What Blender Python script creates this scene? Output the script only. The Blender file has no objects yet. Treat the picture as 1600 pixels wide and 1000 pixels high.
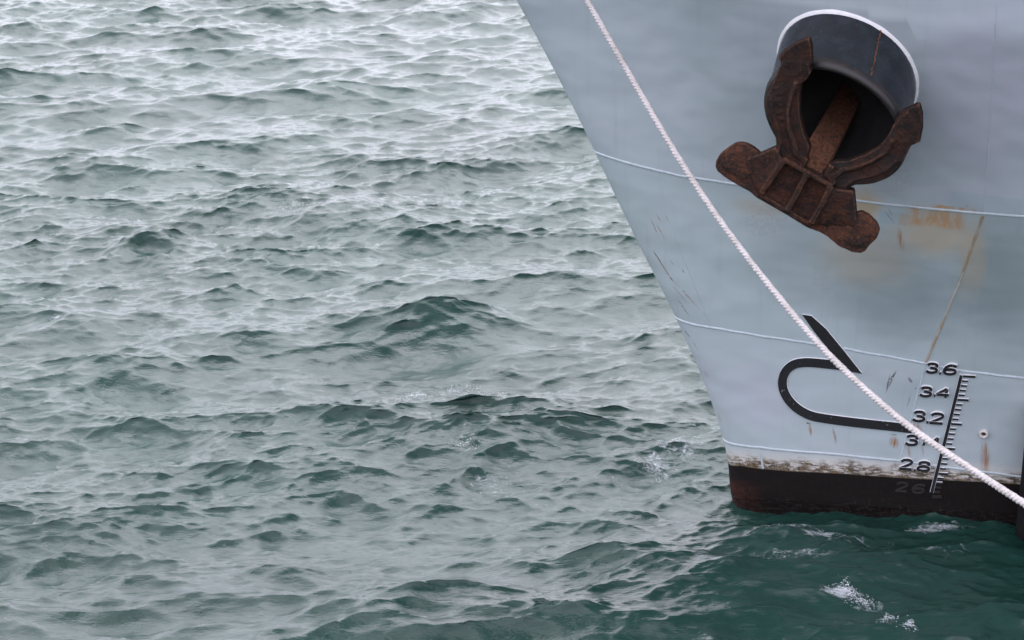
import bpy, bmesh, math, random
import numpy as np
from mathutils import Vector

random.seed(4)
RNG = np.random.default_rng(11)
SC = bpy.context.scene
COL = SC.collection

# ------------------------------------------------------------------ camera, sky, sun, exposure
cam = bpy.data.cameras.new("camera")
cam.lens = 70.1
cam.sensor_width = 36.0
cam.clip_end = 12000
cam.dof.use_dof = True
cam.dof.focus_distance = 14.4
cam.dof.aperture_fstop = 5.6
cam_ob = bpy.data.objects.new("camera", cam)
cam_ob.location = (0, 0, 7.0)
cam_ob.rotation_euler = (math.pi / 2 - 0.364536, 0, 0)
COL.objects.link(cam_ob)
SC.camera = cam_ob

SUN_ELEV, SUN_AZ = math.radians(66), math.radians(6)      # azimuth from +Y, clockwise
world = bpy.data.worlds.new("World")
SC.world = world
world.use_nodes = True
wn, wl = world.node_tree.nodes, world.node_tree.links
bg = wn["Background"]
sky = wn.new("ShaderNodeTexSky")
sky.sky_type = 'NISHITA'
sky.sun_disc = False
sky.sun_elevation = SUN_ELEV
sky.sun_rotation = SUN_AZ
sky.dust_density = 5.0
hsv = wn.new("ShaderNodeHueSaturation")
hsv.inputs["Saturation"].default_value = 0.14
wl.new(sky.outputs[0], hsv.inputs["Color"])
ov = wn.new("ShaderNodeMix")                                  # even cloud layer over the clear sky
ov.data_type = 'RGBA'
ov.inputs[0].default_value = 0.55
ov.inputs[7].default_value = (8.0, 7.9, 8.2, 1)
wl.new(hsv.outputs[0], ov.inputs[6])
tint = wn.new("ShaderNodeMix")                                # thin lilac haze
tint.data_type = 'RGBA'
tint.blend_type = 'MULTIPLY'
tint.inputs[0].default_value = 1.0
tint.inputs[7].default_value = (0.965, 0.95, 1.09, 1)
wl.new(ov.outputs[2], tint.inputs[6])
wl.new(tint.outputs[2], bg.inputs["Color"])
bg.inputs["Strength"].default_value = 0.15

sun = bpy.data.lights.new("sun", 'SUN')
sun.energy = 1.0
sun.angle = math.radians(110)
sun.color = (1.0, 0.96, 0.92)
sun_ob = bpy.data.objects.new("sun", sun)
sdir = Vector((math.sin(SUN_AZ) * math.cos(SUN_ELEV), math.cos(SUN_AZ) * math.cos(SUN_ELEV), math.sin(SUN_ELEV)))
sun_ob.rotation_euler = sdir.to_track_quat('Z', 'Y').to_euler()
sun_ob.location = (0, 0, 30)
COL.objects.link(sun_ob)

SC.view_settings.view_transform = 'Standard'
SC.view_settings.look = 'None'
SC.view_settings.exposure = 1.42
SC.view_settings.gamma = 1.0
SC.view_settings.use_curve_mapping = False

# ------------------------------------------------------------------ object helpers
def link(name, me, mat, parent=None):
    o = bpy.data.objects.new(name, me)
    for m in (mat if isinstance(mat, (list, tuple)) else [mat]):
        me.materials.append(m)
    COL.objects.link(o)
    if parent is not None:
        o.parent = parent
    return o


def world_base(o):
    v = Vector((0, 0, 0))
    while o is not None:
        v += o.location
        o = o.parent
    return v


def mesh_obj(name, V, F, mat, parent=None, smooth=True, midx=None, label=None):
    V = np.asarray(V, float)
    if parent is not None:
        V = V - np.array(world_base(parent))
    me = bpy.data.meshes.new(name)
    me.from_pydata([tuple(v) for v in V], [], [tuple(int(i) for i in f) for f in F])
    if smooth:
        me.polygons.foreach_set("use_smooth", [True] * len(me.polygons))
    o = link(name, me, mat, parent)
    if midx is not None:
        me.polygons.foreach_set("material_index", midx)
    me.update()
    if label:
        o["label"] = label
    return o


def thing(name, label, cat, loc, group=None):
    o = bpy.data.objects.new(name, None)
    o.location = loc
    o.empty_display_size = 0.2
    o["label"] = label
    o["category"] = cat
    if group:
        o["group"] = group
    COL.objects.link(o)
    return o


def grid_faces(nr, nc, wrap=False, off=0):
    F = []
    for i in range(nr - 1):
        for j in range(nc if wrap else nc - 1):
            j2 = (j + 1) % nc
            F.append((off + i * nc + j, off + i * nc + j2, off + (i + 1) * nc + j2, off + (i + 1) * nc + j))
    return F


def tube(pts, rad, n=8, cap=True):
    """swept round tube; rad a number or one per point"""
    pts = np.asarray(pts, float)
    rad = np.broadcast_to(rad, len(pts))
    t = np.gradient(pts, axis=0)
    t /= np.linalg.norm(t, axis=1, keepdims=True) + 1e-12
    ref = np.array([0.13, 0.21, 0.97])
    u = np.cross(t, ref)
    u /= np.linalg.norm(u, axis=1, keepdims=True)
    v = np.cross(t, u)
    a = np.linspace(0, 2 * np.pi, n, endpoint=False)
    V = pts[:, None] + rad[:, None, None] * (np.cos(a)[None, :, None] * u[:, None] + np.sin(a)[None, :, None] * v[:, None])
    V = V.reshape(-1, 3)
    F = grid_faces(len(pts), n, True)
    if cap:
        F += [tuple(range(n))[::-1], tuple(range((len(pts) - 1) * n, len(pts) * n))]
    return V, F


# ------------------------------------------------------------------ material helpers
class NT:
    def __init__(self, name):
        self.m = bpy.data.materials.new(name)
        self.m.use_nodes = True
        self.n = self.m.node_tree.nodes
        self.l = self.m.node_tree.links
        self.b = self.n["Principled BSDF"]
        self.tc = self.n.new("ShaderNodeTexCoord")

    def put(self, sock, v):
        if hasattr(v, "is_output"):
            self.l.new(v, sock)
        elif isinstance(v, (tuple, list)):
            sock.default_value = tuple(v) + (1,) if len(v) == 3 and len(sock.default_value) == 4 else tuple(v)
        else:
            sock.default_value = v

    def bs(self, **k):
        for a, v in k.items():
            self.put(self.b.inputs[a.replace("_", " ")], v)

    def mapping(self, vec, loc=(0, 0, 0), rot=0.0, scale=(1, 1, 1), typ='POINT'):
        d = self.n.new("ShaderNodeMapping")
        d.vector_type = typ
        self.l.new(vec, d.inputs[0])
        d.inputs["Location"].default_value = loc
        d.inputs["Rotation"].default_value = (0, 0, rot)
        d.inputs["Scale"].default_value = scale
        return d.outputs[0]

    def noise(self, vec, scale, detail=4, rough=0.55, dist=0.0, out=0):
        d = self.n.new("ShaderNodeTexNoise")
        self.l.new(vec, d.inputs["Vector"])
        for k, v in (("Scale", scale), ("Detail", detail), ("Roughness", rough), ("Distortion", dist)):
            d.inputs[k].default_value = v
        return d.outputs[out]

    def ramp(self, v, a, b, c=0.0, d=1.0, smooth=True):
        r = self.n.new("ShaderNodeMapRange")
        r.interpolation_type = 'SMOOTHSTEP' if smooth else 'LINEAR'
        for i, x in enumerate((v, a, b, c, d)):
            self.put(r.inputs[i], x)
        return r.outputs[0]

    def math(self, op, a, b=0.0, clamp=False):
        r = self.n.new("ShaderNodeMath")
        r.operation = op
        r.use_clamp = clamp
        self.put(r.inputs[0], a)
        self.put(r.inputs[1], b)
        return r.outputs[0]

    def vlen(self, v):
        r = self.n.new("ShaderNodeVectorMath")
        r.operation = 'LENGTH'
        self.l.new(v, r.inputs[0])
        return r.outputs["Value"]

    def vmul(self, v, s):
        r = self.n.new("ShaderNodeVectorMath")
        r.operation = 'MULTIPLY'
        self.l.new(v, r.inputs[0])
        r.inputs[1].default_value = s
        return r.outputs[0]

    def vadd(self, a, b):
        r = self.n.new("ShaderNodeVectorMath")
        r.operation = 'ADD'
        self.put(r.inputs[0], a)
        self.put(r.inputs[1], b)
        return r.outputs[0]

    def sep(self, v):
        r = self.n.new("ShaderNodeSeparateXYZ")
        self.l.new(v, r.inputs[0])
        return r.outputs

    def mix(self, f, a, b):
        r = self.n.new("ShaderNodeMix")
        r.data_type = 'RGBA'
        self.put(r.inputs[0], f)
        self.put(r.inputs[6], a)
        self.put(r.inputs[7], b)
        return r.outputs[2]

    def bump(self, h, strength, dist=0.01, prev=None):
        r = self.n.new("ShaderNodeBump")
        r.inputs["Strength"].default_value = strength
        r.inputs["Distance"].default_value = dist
        self.l.new(h, r.inputs["Height"])
        if prev is not None:
            self.l.new(prev, r.inputs["Normal"])
        return r.outputs[0]

    def uv(self, name):
        r = self.n.new("ShaderNodeUVMap")
        r.uv_map = name
        return r.outputs[0]

    def attr(self, name):
        r = self.n.new("ShaderNodeAttribute")
        r.attribute_name = name
        return r.outputs["Fac"]


# ------------------------------------------------------------------ hull form (s along the keel, z up)
X0, Y0, TH = 1.78854, 14.40816, -0.240932
ZN = np.array([-.5, 0, .35, .8, 1.4, 2.2, 3.2, 4.4])
CC = np.array([-0.01572,-0.03338,0.02998,0.04658,0.01737,-0.03970,-0.02073,0.01676])
PM, PD, PN, PR, PK = np.array((2.1492,12.8811,3.4748)), np.array((-0.2577,-0.7918,-0.5538)), np.array((-0.4918,-0.7602,-0.4246)), 0.4837, 1.0265
AX = np.array([math.cos(TH), math.sin(TH)])      # aft
PX = np.array([math.sin(TH), -math.cos(TH)])     # port side, outward
DECK = 9.0  # unseen upper hull, raised to block sky and darken water by the bow


def stem(z):
    z = np.asarray(z, float)
    zz = np.clip(z, -1, None)
    base = -(0.30414 * zz + 0.04011 * zz ** 2)
    h = np.diff(ZN)
    m = np.gradient(CC, ZN)
    zc = np.clip(z, ZN[0], ZN[-1])
    i = np.clip(np.searchsorted(ZN, zc) - 1, 0, 6)
    t = (zc - ZN[i]) / h[i]
    return (base + (2 * t**3 - 3 * t * t + 1) * CC[i] + (t**3 - 2 * t * t + t) * h[i] * m[i]
            + (3 * t * t - 2 * t**3) * CC[i + 1] + (t**3 - t * t) * h[i] * m[i + 1])


def half(sp, z):
    zz = np.minimum(z, 4.2)
    B = 0.26807 + 0.22649 * zz + 0.03117 * zz * zz + (z - zz) * .16
    B = np.maximum(B, .05)
    t = np.clip(sp / (7.17298 + -0.14998 * np.clip(z, -1, 4.2)), 0, 1)
    g = B * (1 - (1 - t) ** 2.10959)
    q = np.clip(sp, 0, None)
    return np.sqrt(g * g + .2 * q * np.exp(-q)) + .035 * np.clip(sp - 3.6, 0, 6) ** 2


def surf(s, z, side=1):
    s = np.asarray(s, float)
    z = np.asarray(z, float)
    b = half(s - stem(z), z) * side
    return np.stack([X0 + AX[0] * s + PX[0] * b, Y0 + AX[1] * s + PX[1] * b, z + 0 * s], -1)


def normal(s, z, side=1):
    e = 1e-4
    n = np.cross(surf(s + e, z, side) - surf(s - e, z, side),
                 surf(s, np.asarray(z) + e, side) - surf(s, np.asarray(z) - e, side)) * side
    return n / (np.linalg.norm(n, axis=-1, keepdims=True) + 1e-12)


def on(s, z, off=0.0):
    s, z = np.asarray(s, float), np.asarray(z, float)
    s = np.maximum(s, stem(z) + 2e-4)
    return surf(s, z) + normal(s, z) * off


def curve(pts):
    """(s, z) traced along a plate edge -> z as a function of sp"""
    p = np.array(pts)
    sp = np.maximum(p[:, 0] - stem(p[:, 1]), 0)
    o = np.argsort(sp)
    sp, z = sp[o], p[o, 1]
    z0 = z[0]
    zl = z[-1]
    return np.concatenate([[0], sp, [sp[-1] + 3, 40]]), np.concatenate([[z0], z, [zl, zl]])


SEAM_A = curve([(-1.1239,2.7873), (-0.9370,2.7731), (-0.7498,2.7541), (-0.4669,2.7309), (-0.1122,2.7263), (1.0803,2.7246), (1.3095,2.7324), (1.7327,2.7476), (1.9912,2.7642)])
SEAM_B = curve([(-0.4916,1.4959), (-0.3582,1.4975), (-0.1711,1.5063), (0.5707,1.4894), (0.8067,1.4806), (1.4102,1.4342), (1.6588,1.4081), (2.1092,1.4055)])
SEAM_C = curve([(-0.0622,0.4995), (0.1979,0.5409), (0.7611,0.5785), (1.2707,0.5822), (1.6115,0.5680), (2.1370,0.5547)])
LINE_K = curve([(-0.0372,0.2978), (0.0628,0.3378), (0.7699,0.4144), (1.3139,0.4385), (2.1427,0.4882)])


def cz(c, sp):
    return np.interp(sp, c[0], c[1])


def flat(v):
    f = lambda sp: np.full_like(np.asarray(sp, float), v)
    return f


# ------------------------------------------------------------------ hull paint
def hull_material(zone, tone=(1, 1, 1)):
    """one paint job; only the stains that reach this plate (s0, s1, z0, z1) are wired in"""
    t = NT("hull_paint")
    near = lambda p, e: zone[0] - e < p[0] < zone[1] + e and zone[2] - e < p[1] < zone[3] + e
    hit = lambda p, h: zone[0] < p[0] + h[0] * 1.1 and p[0] - h[0] * 1.1 < zone[1] and zone[2] < p[1] + h[1] * 1.1 and p[1] - h[1] * 1.1 < zone[3]
    uv = t.uv("hull")
    ln = t.uv("line")
    obj = t.tc.outputs["Object"]
    base = (0.345, 0.398, 0.410)
    big = t.noise(uv, 0.9, 4, 0.6)
    col = t.mix(t.ramp(big, .35, .7), base, (0.320, 0.382, 0.393))
    band = t.noise(t.mapping(uv, scale=(1.2, 9, 1)), 1.0, 5, 0.6)
    col = t.mix(t.math('MULTIPLY', t.ramp(band, .5, .75), .35), col, (0.335, 0.366, 0.397))
    drip = t.noise(t.mapping(uv, scale=(14, .8, 1)), 1.0, 5, 0.6)
    col = t.mix(t.math('MULTIPLY', t.ramp(drip, .52, .8), .28), col, (0.233, 0.274, 0.283))
    col = t.mix(1.0, col, tone)  # plate tone: paint batch plus some flare lighting put into the colour
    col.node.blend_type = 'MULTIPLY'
    warp = t.vmul(t.vadd(t.noise(uv, 6, 5, .65, out=1), (-.5, -.5, -.5)), (.16, .16, 0))
    wuv = t.vadd(uv, warp)
    fine = t.noise(uv, 38, 5, .65)
    streak = t.noise(t.mapping(uv, scale=(60, 3, 1)), 1.0, 4, .6)
    fineW = t.vadd(uv, t.vmul(t.vadd(t.noise(uv, 30, 3, .6, out=1), (-.5, -.5, -.5)), (.012, .012, 0)))

    def soft(c, pos, half_, rot=0.0, k=.5, lo=.25, tex=None, vec=None, hi=1.0):
        nonlocal col
        m = t.ramp(t.vlen(t.mapping(vec or wuv, (pos[0], pos[1], 0), rot, (half_[0], half_[1], 1), 'TEXTURE')), lo, hi, 1, 0)
        m = t.math('MULTIPLY', m, k)
        if tex is not None:
            m = t.math('MULTIPLY', m, tex)
        col = t.mix(m, col, c)

    def box(c, pos, half_, k, soft_=.12, tex=None):
        nonlocal col
        v = t.sep(t.mapping(fineW, (pos[0], pos[1], 0), 0, (half_[0], half_[1], 1), 'TEXTURE'))
        a = t.ramp(t.math('ABSOLUTE', v[0]), 1 - soft_, 1 + soft_, 1, 0)
        b = t.ramp(t.math('ABSOLUTE', v[1]), 1 - soft_, 1 + soft_, 1, 0)
        m = t.math('MULTIPLY', t.math('MULTIPLY', a, b), k)
        if tex is not None:
            m = t.math('MULTIPLY', m, tex)
        col = t.mix(m, col, c)

    # touch-up paint, and partly the flare's light and shade put into the colour
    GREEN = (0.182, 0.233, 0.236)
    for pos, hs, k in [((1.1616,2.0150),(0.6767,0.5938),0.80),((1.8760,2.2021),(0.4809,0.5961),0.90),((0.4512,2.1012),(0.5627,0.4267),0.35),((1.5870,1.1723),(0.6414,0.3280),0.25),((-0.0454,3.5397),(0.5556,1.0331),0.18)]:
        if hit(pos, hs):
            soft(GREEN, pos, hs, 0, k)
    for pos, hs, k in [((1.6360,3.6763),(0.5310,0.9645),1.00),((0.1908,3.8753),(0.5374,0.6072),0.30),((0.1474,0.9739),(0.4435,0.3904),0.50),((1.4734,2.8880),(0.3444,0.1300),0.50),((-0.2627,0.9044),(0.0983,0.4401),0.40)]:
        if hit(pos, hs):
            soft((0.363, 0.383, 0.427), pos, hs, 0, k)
    for pos, hs, k in [((1.1080,2.6179),(0.0990,0.0526),0.80),((1.7394,2.8327),(0.2556,0.0728),0.35)]:
        if hit(pos, hs):
            box((0.260, 0.342, 0.373), pos, hs, k)
    # grime and ochre, with darker grey patches right of the anchor
    for pos, hs, k in [((0.1775,2.4596),(0.2854,0.2106),0.50),((0.5975,2.0149),(0.1322,0.1174),0.40),((0.5717,0.9307),(0.1939,0.0760),0.25),((1.0720,2.9070),(0.2657,0.1824),0.35),((1.1096,3.0687),(0.2196,0.1551),0.30),((0.4463,0.9839),(0.0782,0.1525),0.35)]:
        if hit(pos, hs):
            soft((0.243, 0.258, 0.262), pos, hs, 0, k, tex=t.ramp(fine, .3, .65))
    for pos, hs, k in [((0.9086,2.6885),(0.1542,0.2210),0.70),((1.4061,2.5349),(0.3951,0.2653),0.50),((0.9166,2.2754),(0.5007,0.3742),0.28),((1.6839,2.3893),(0.1316,0.4831),0.30),((0.1274,2.5574),(0.2855,0.1153),0.25)]:
        if hit(pos, hs):
            soft((0.380, 0.281, 0.144), pos, hs, 0, k)
    for pos, hs, k in [((1.4071,2.6677),(0.1845,0.0788),0.75),((1.5260,2.7540),(0.1479,0.0209),0.80),((1.1988,2.6155),(0.0448,0.0421),0.40)]:
        if hit(pos, hs):
            box((0.365, 0.205, 0.084), pos, hs, k, .25, t.ramp(t.noise(t.mapping(wuv, scale=(16, 5, 1)), 1.0, 5, .7), .36, .6, .15, 1))
    # rust weeping
    sm = t.ramp(streak, .3, .62)
    for pos, hs, rot, k in [((1.1711,2.4516),(0.1270,0.0350),-1.3393,0.80),((1.9057,0.6539),(0.1934,0.0500),-1.4543,1.00),((1.8894,0.7688),(0.0883,0.0300),-1.4381,1.00),((0.5781,0.7948),(0.0380,0.0120),-1.3930,0.70),((0.7725,0.7336),(0.1038,0.0140),-1.3287,1.00),((0.5852,0.7519),(0.0599,0.0200),-1.3574,0.80),((1.2225,0.7356),(0.0710,0.0500),-1.3723,1.00),((1.3756,0.8808),(0.0662,0.0500),-1.2880,1.00),((1.4237,0.8374),(0.0710,0.0200),-1.4699,0.80),((1.3369,0.6726),(0.1046,0.0200),-1.3211,0.70),((1.4379,0.6987),(0.0684,0.0150),-1.3981,0.60),((1.2921,0.5131),(0.0513,0.0300),-1.1710,0.50),((0.3988,1.4145),(0.0121,0.0080),-0.5890,0.50),((1.6113,2.7929),(0.0220,0.0200),-1.0935,0.50)]:
        if near(pos, hs[0]):
            soft((0.228, 0.099, 0.034), pos, hs, rot, k, .1, tex=sm, vec=fineW)
    for pos, hs, rot, k in [((1.1469,1.2294),(0.1068,0.0080),-1.7135,0.80),((1.1788,1.2909),(0.0728,0.0120),-1.9842,0.90),((1.1613,1.2259),(0.0740,0.0060),-1.9412,0.80),((1.3074,1.2779),(0.0366,0.0160),-0.9670,0.70),((1.3089,1.1028),(0.0798,0.0060),1.3947,0.50),((1.3516,1.2125),(0.0086,0.0100),-0.5491,0.60),((0.5674,0.8125),(0.0253,0.0100),-0.1866,1.00),((1.2112,0.8001),(0.0360,0.0100),-0.0286,1.00),((1.0851,2.6223),(0.0762,0.0050),-0.8844,0.60),((1.0875,2.6677),(0.0504,0.0040),-1.0566,0.60),((-0.5424,1.8539),(0.0244,0.0060),-0.8654,1.00),((-0.6581,2.0188),(0.0794,0.0060),-0.9310,0.90),((-0.4203,1.3954),(0.0565,0.0060),-0.8108,1.00),((-0.4432,1.6232),(0.1021,0.0060),-0.8962,0.80),((-0.4477,1.9475),(0.0289,0.0050),-1.0014,0.80),((-0.5412,2.0051),(0.0400,0.0040),-1.0241,0.70),((-0.3563,1.8388),(0.6304,0.0030),-1.1782,0.35)]:
        if near(pos, hs[0]):
            soft((0.06, 0.045, 0.04), pos, hs, rot, k, .3, tex=t.ramp(fine, .36, .5), vec=fineW)
    for pos, hs, rot, k in [((-0.6808,2.2767),(0.0983,0.0060),-1.1387,0.80),((-0.6340,2.2564),(0.0973,0.0050),-1.0737,0.80),((-0.6388,2.3498),(0.0570,0.0050),-0.9983,0.70),((-0.5771,2.3716),(0.0537,0.0040),-1.1796,0.70),((-0.5898,1.9203),(0.1770,0.0070),-0.9339,0.90),((-0.4218,1.7500),(0.1910,0.0060),-0.7764,0.80),((-0.4719,1.7353),(0.1288,0.0060),-0.7690,0.60),((-0.3488,1.3127),(0.0530,0.0050),-0.9071,0.80),((-0.2576,1.0721),(0.0439,0.0040),-0.8880,0.60),((-0.1366,0.6972),(0.0781,0.0060),-1.1997,0.50),((-0.2752,1.6100),(0.0335,0.0040),-0.8974,0.40)]:
        if near(pos, hs[0]):
            soft((0.198, 0.106, 0.053), pos, hs, rot, k, .3, tex=t.ramp(fine, .40, .52), vec=fineW)
    # fouling at the boot-top
    l = t.sep(ln)
    h = l[1]
    n1 = t.noise(t.mapping(ln, rot=-.5, scale=(12, 46, 1)), 1.0, 6, .7, .6)
    n2 = t.noise(ln, 5.0, 4, .6)
    n3 = t.noise(t.mapping(ln, rot=.7, scale=(70, 14, 1)), 1.0, 5, .7)
    reach = t.math('ADD', t.math('MULTIPLY', n2, .26), -.035)
    d = t.math('SUBTRACT', reach, h)
    pale = t.ramp(h, .20, .04, 0, .75)
    col = t.mix(pale, col, (0.52, 0.49, 0.43))
    mask = t.math('MULTIPLY', t.ramp(d, -.03, .05), t.ramp(n1, .42, .52))
    mask = t.math('MAXIMUM', mask, t.math('MULTIPLY', t.ramp(h, .045, .0), t.ramp(n1, .3, .5)))
    grime = t.mix(t.ramp(n3, .42, .62), (0.030, 0.021, 0.013), (0.15, 0.095, 0.04))
    col = t.mix(t.math('MULTIPLY', mask, .95), col, grime)
    edge = t.math('ADD', h, t.math('MULTIPLY', t.math('SUBTRACT', n1, .5), .018))
    boot = t.ramp(edge, .004, -.004)
    red = t.math('MULTIPLY', t.ramp(l[0], .34, .02), t.ramp(h, -.09, -.2))
    red = t.math('MULTIPLY', red, t.ramp(n2, .3, .6))
    bootc = t.mix(red, t.mix(t.ramp(n3, .45, .75), (0.006, 0.0045, 0.0042), (0.013, 0.0085, 0.007)), (0.040, 0.013, 0.010))
    bootc = t.mix(t.math('MULTIPLY', t.math('MULTIPLY', t.ramp(h, -.12, -.25), t.ramp(n3, .58, .68)), .35), bootc, (0.10, 0.055, 0.035))
    col = t.mix(boot, col, bootc)
    rough = t.ramp(t.noise(uv, 14, 5, .6), .3, .7, .36, .52)
    nb = t.bump(t.noise(t.mapping(uv, scale=(1.6, 2.2, 1)), 1.0, 2, .5), .8, .05)
    nb = t.bump(t.noise(uv, 130, 3, .6), .12, .004, nb)
    nb = t.bump(mask, .5, .006, nb)
    wet = t.math('SUBTRACT', 1.0, t.math('MULTIPLY', boot, t.ramp(edge, -.27, -.22, 1, 0)))
    t.bs(Base_Color=col, Roughness=t.math('MAXIMUM', t.math('MULTIPLY', rough, wet), t.math('MULTIPLY', boot, t.ramp(edge, -.27, -.22, .22, .8))), Normal=nb)
    t.bs(Specular_IOR_Level=t.math('SUBTRACT', .4, t.math('MULTIPLY', boot, .25)))
    return t.m




def paint(name, c, rough=.45, c2=None, scale=30, bump=.15):
    t = NT(name)
    o = t.tc.outputs["Object"]
    n = t.noise(o, scale, 5, .65)
    t.bs(Base_Color=t.mix(t.ramp(n, .35, .7), c, c2 or tuple(x * .75 for x in c)),
         Roughness=t.ramp(n, .3, .7, rough - .08, rough + .1),
         Normal=t.bump(t.noise(o, scale * 4, 3, .6), bump, .004))
    return t.m


M_SEAM = paint("weld_paint", (0.374, 0.432, 0.454), .4, (0.310, 0.371, 0.393), 24)
M_SEAM_DIRTY = paint("weld_paint_ochre", (0.25, 0.19, 0.11), .5, (0.30, 0.31, 0.29), 6)
M_WHITE = paint("white_weld_paint", (0.656, 0.656, 0.656), .4, (0.592, 0.592, 0.592), 20)
M_BLACK = paint("black_marking_paint", (0.004, 0.0045, 0.0055), .55, (0.008, 0.0085, 0.0095), 40)
def chipped(m):
    n, l = m.node_tree.nodes, m.node_tree.links
    b = n["Principled BSDF"]
    src = b.inputs["Base Color"].links[0].from_socket
    z = n.new("ShaderNodeTexNoise")
    z.inputs["Scale"].default_value, z.inputs["Detail"].default_value, z.inputs["Roughness"].default_value = 34, 6, .7
    l.new(n["Texture Coordinate"].outputs["Object"], z.inputs["Vector"])
    k = n.new("ShaderNodeMapRange")
    k.inputs[1].default_value, k.inputs[2].default_value = .655, .68
    l.new(z.outputs[0], k.inputs[0])
    x = n.new("ShaderNodeMix")
    x.data_type = 'RGBA'
    l.new(k.outputs[0], x.inputs[0])
    l.new(src, x.inputs[6])
    x.inputs[7].default_value = (0.20, 0.22, 0.22, 1)
    l.new(x.outputs[2], b.inputs["Base Color"])


chipped(M_BLACK)
M_EDGE = paint("marking_edge_highlight", (0.624, 0.632, 0.640), .4, (0.528, 0.544, 0.560), 40)  # hull-grey edges, made paler to paint in the sky's highlight
M_FADED = paint("tar_covered_paint", (0.0062, 0.005, 0.0047), .8, (0.010, 0.0075, 0.0065), 40)
M_DECK = paint("deck_paint", (0.12, 0.17, 0.15), .6)
M_RING = paint("worn_ring_paint", (0.544, 0.544, 0.528), .45, (0.400, 0.320, 0.248), 30)
M_RUSTHOLE = paint("rusty_bore", (0.05, 0.022, 0.012), .8, (0.02, 0.012, 0.01), 60)


def pipe_material():
    t = NT("hawse_pipe_paint")
    o = t.tc.outputs["Object"]
    n = t.noise(o, 7, 5, .6)
    n2 = t.noise(t.mapping(o, scale=(9, 9, 2)), 1.0, 4, .6)
    c = t.mix(t.ramp(n2, .4, .7), (0.004, 0.006, 0.009), (0.011, 0.016, 0.022))
    rust = t.math('MULTIPLY', t.ramp(t.noise(o, 26, 6, .7), .58, .72), .6)
    c = t.mix(rust, c, (0.06, 0.028, 0.016))
    t.bs(Base_Color=c, Roughness=t.ramp(n, .3, .7, .14, .34), Normal=t.bump(t.noise(o, 5, 4, .6), .35, .02))
    t.b.inputs["Specular IOR Level"].default_value = .6
    return t.m


M_PIPE = pipe_material()
M_LIP = paint("dark_lip", (0.009, 0.009, 0.010), .5, (0.022, 0.015, 0.012), 16)  # near-black rim of the hawse pipe
M_BORE = paint("dark_bore", (0.004, 0.0035, 0.0035), .8, (0.008, 0.006, 0.005), 12)  # near-black inside of the pipe and the fairlead hole


def rust_material(name="anchor_rust", gain=1.0):
    t = NT(name)
    o = t.tc.outputs["Object"]
    n = t.noise(o, 9, 6, .65, .4)
    n2 = t.noise(o, 46, 6, .7)
    n3 = t.noise(o, 3.2, 3, .5)
    c = t.mix(t.ramp(n, .36, .66), (0.020 * gain, 0.013 * gain, 0.011 * gain), (0.095 * gain, 0.034 * gain, 0.017 * gain))
    c = t.mix(t.math('MULTIPLY', t.ramp(n2, .5, .7), .75), c, (0.21 * gain, 0.077 * gain, 0.031 * gain))
    c = t.mix(t.math('MULTIPLY', t.ramp(n3, .52, .72), .55), c, (0.017, 0.015, 0.015))
    g = t.n.new("ShaderNodeNewGeometry")
    wear = t.math('MULTIPLY', t.ramp(g.outputs["Pointiness"], .515, .57), t.ramp(n2, .3, .6))
    c = t.mix(t.math('MULTIPLY', wear, .6), c, (0.23, 0.105, 0.058))
    t.bs(Base_Color=c, Roughness=t.ramp(n2, .3, .7, .6, .85))
    nb = t.bump(t.noise(o, 24, 5, .7), .6, .03)
    nb = t.bump(n2, .8, .016, nb)
    nb = t.bump(t.noise(o, 150, 3, .6), .35, .004, nb)
    t.bs(Normal=nb)
    t.b.inputs["Specular IOR Level"].default_value = .22
    return t.m


M_RUST = rust_material(gain=.72)
M_RUST_CROWN = rust_material("crown_rust", .44)
M_RUST_DARK = rust_material("anchor_rust_dark", .25)


def rope_material():
    t = NT("rope_fibre")
    o = t.tc.outputs["Object"]
    n = t.noise(o, 7, 4, .6)
    t.bs(Base_Color=t.mix(t.math('MULTIPLY', t.ramp(t.noise(o, 60, 4, .7), .45, .7), .7), t.mix(t.ramp(n, .4, .7), (0.48, 0.455, 0.445), (0.36, 0.335, 0.315)), (0.25, 0.22, 0.195)), Roughness=.75)
    t.bs(Normal=t.bump(t.noise(o, 420, 2, .6), .4, .002))
    return t.m


M_ROPE = rope_material()
M_PILE = paint("black_rubber", (0.006, 0.006, 0.0065), .8, (0.011, 0.010, 0.010), 14, .3)
M_PILE.node_tree.nodes["Principled BSDF"].inputs["Specular IOR Level"].default_value = .12

# ------------------------------------------------------------------ the ship
ship = thing("ship", "pale grey ship bow with black draft marks, seen from the port side above green water", "ship", (X0, Y0, 0))


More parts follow.
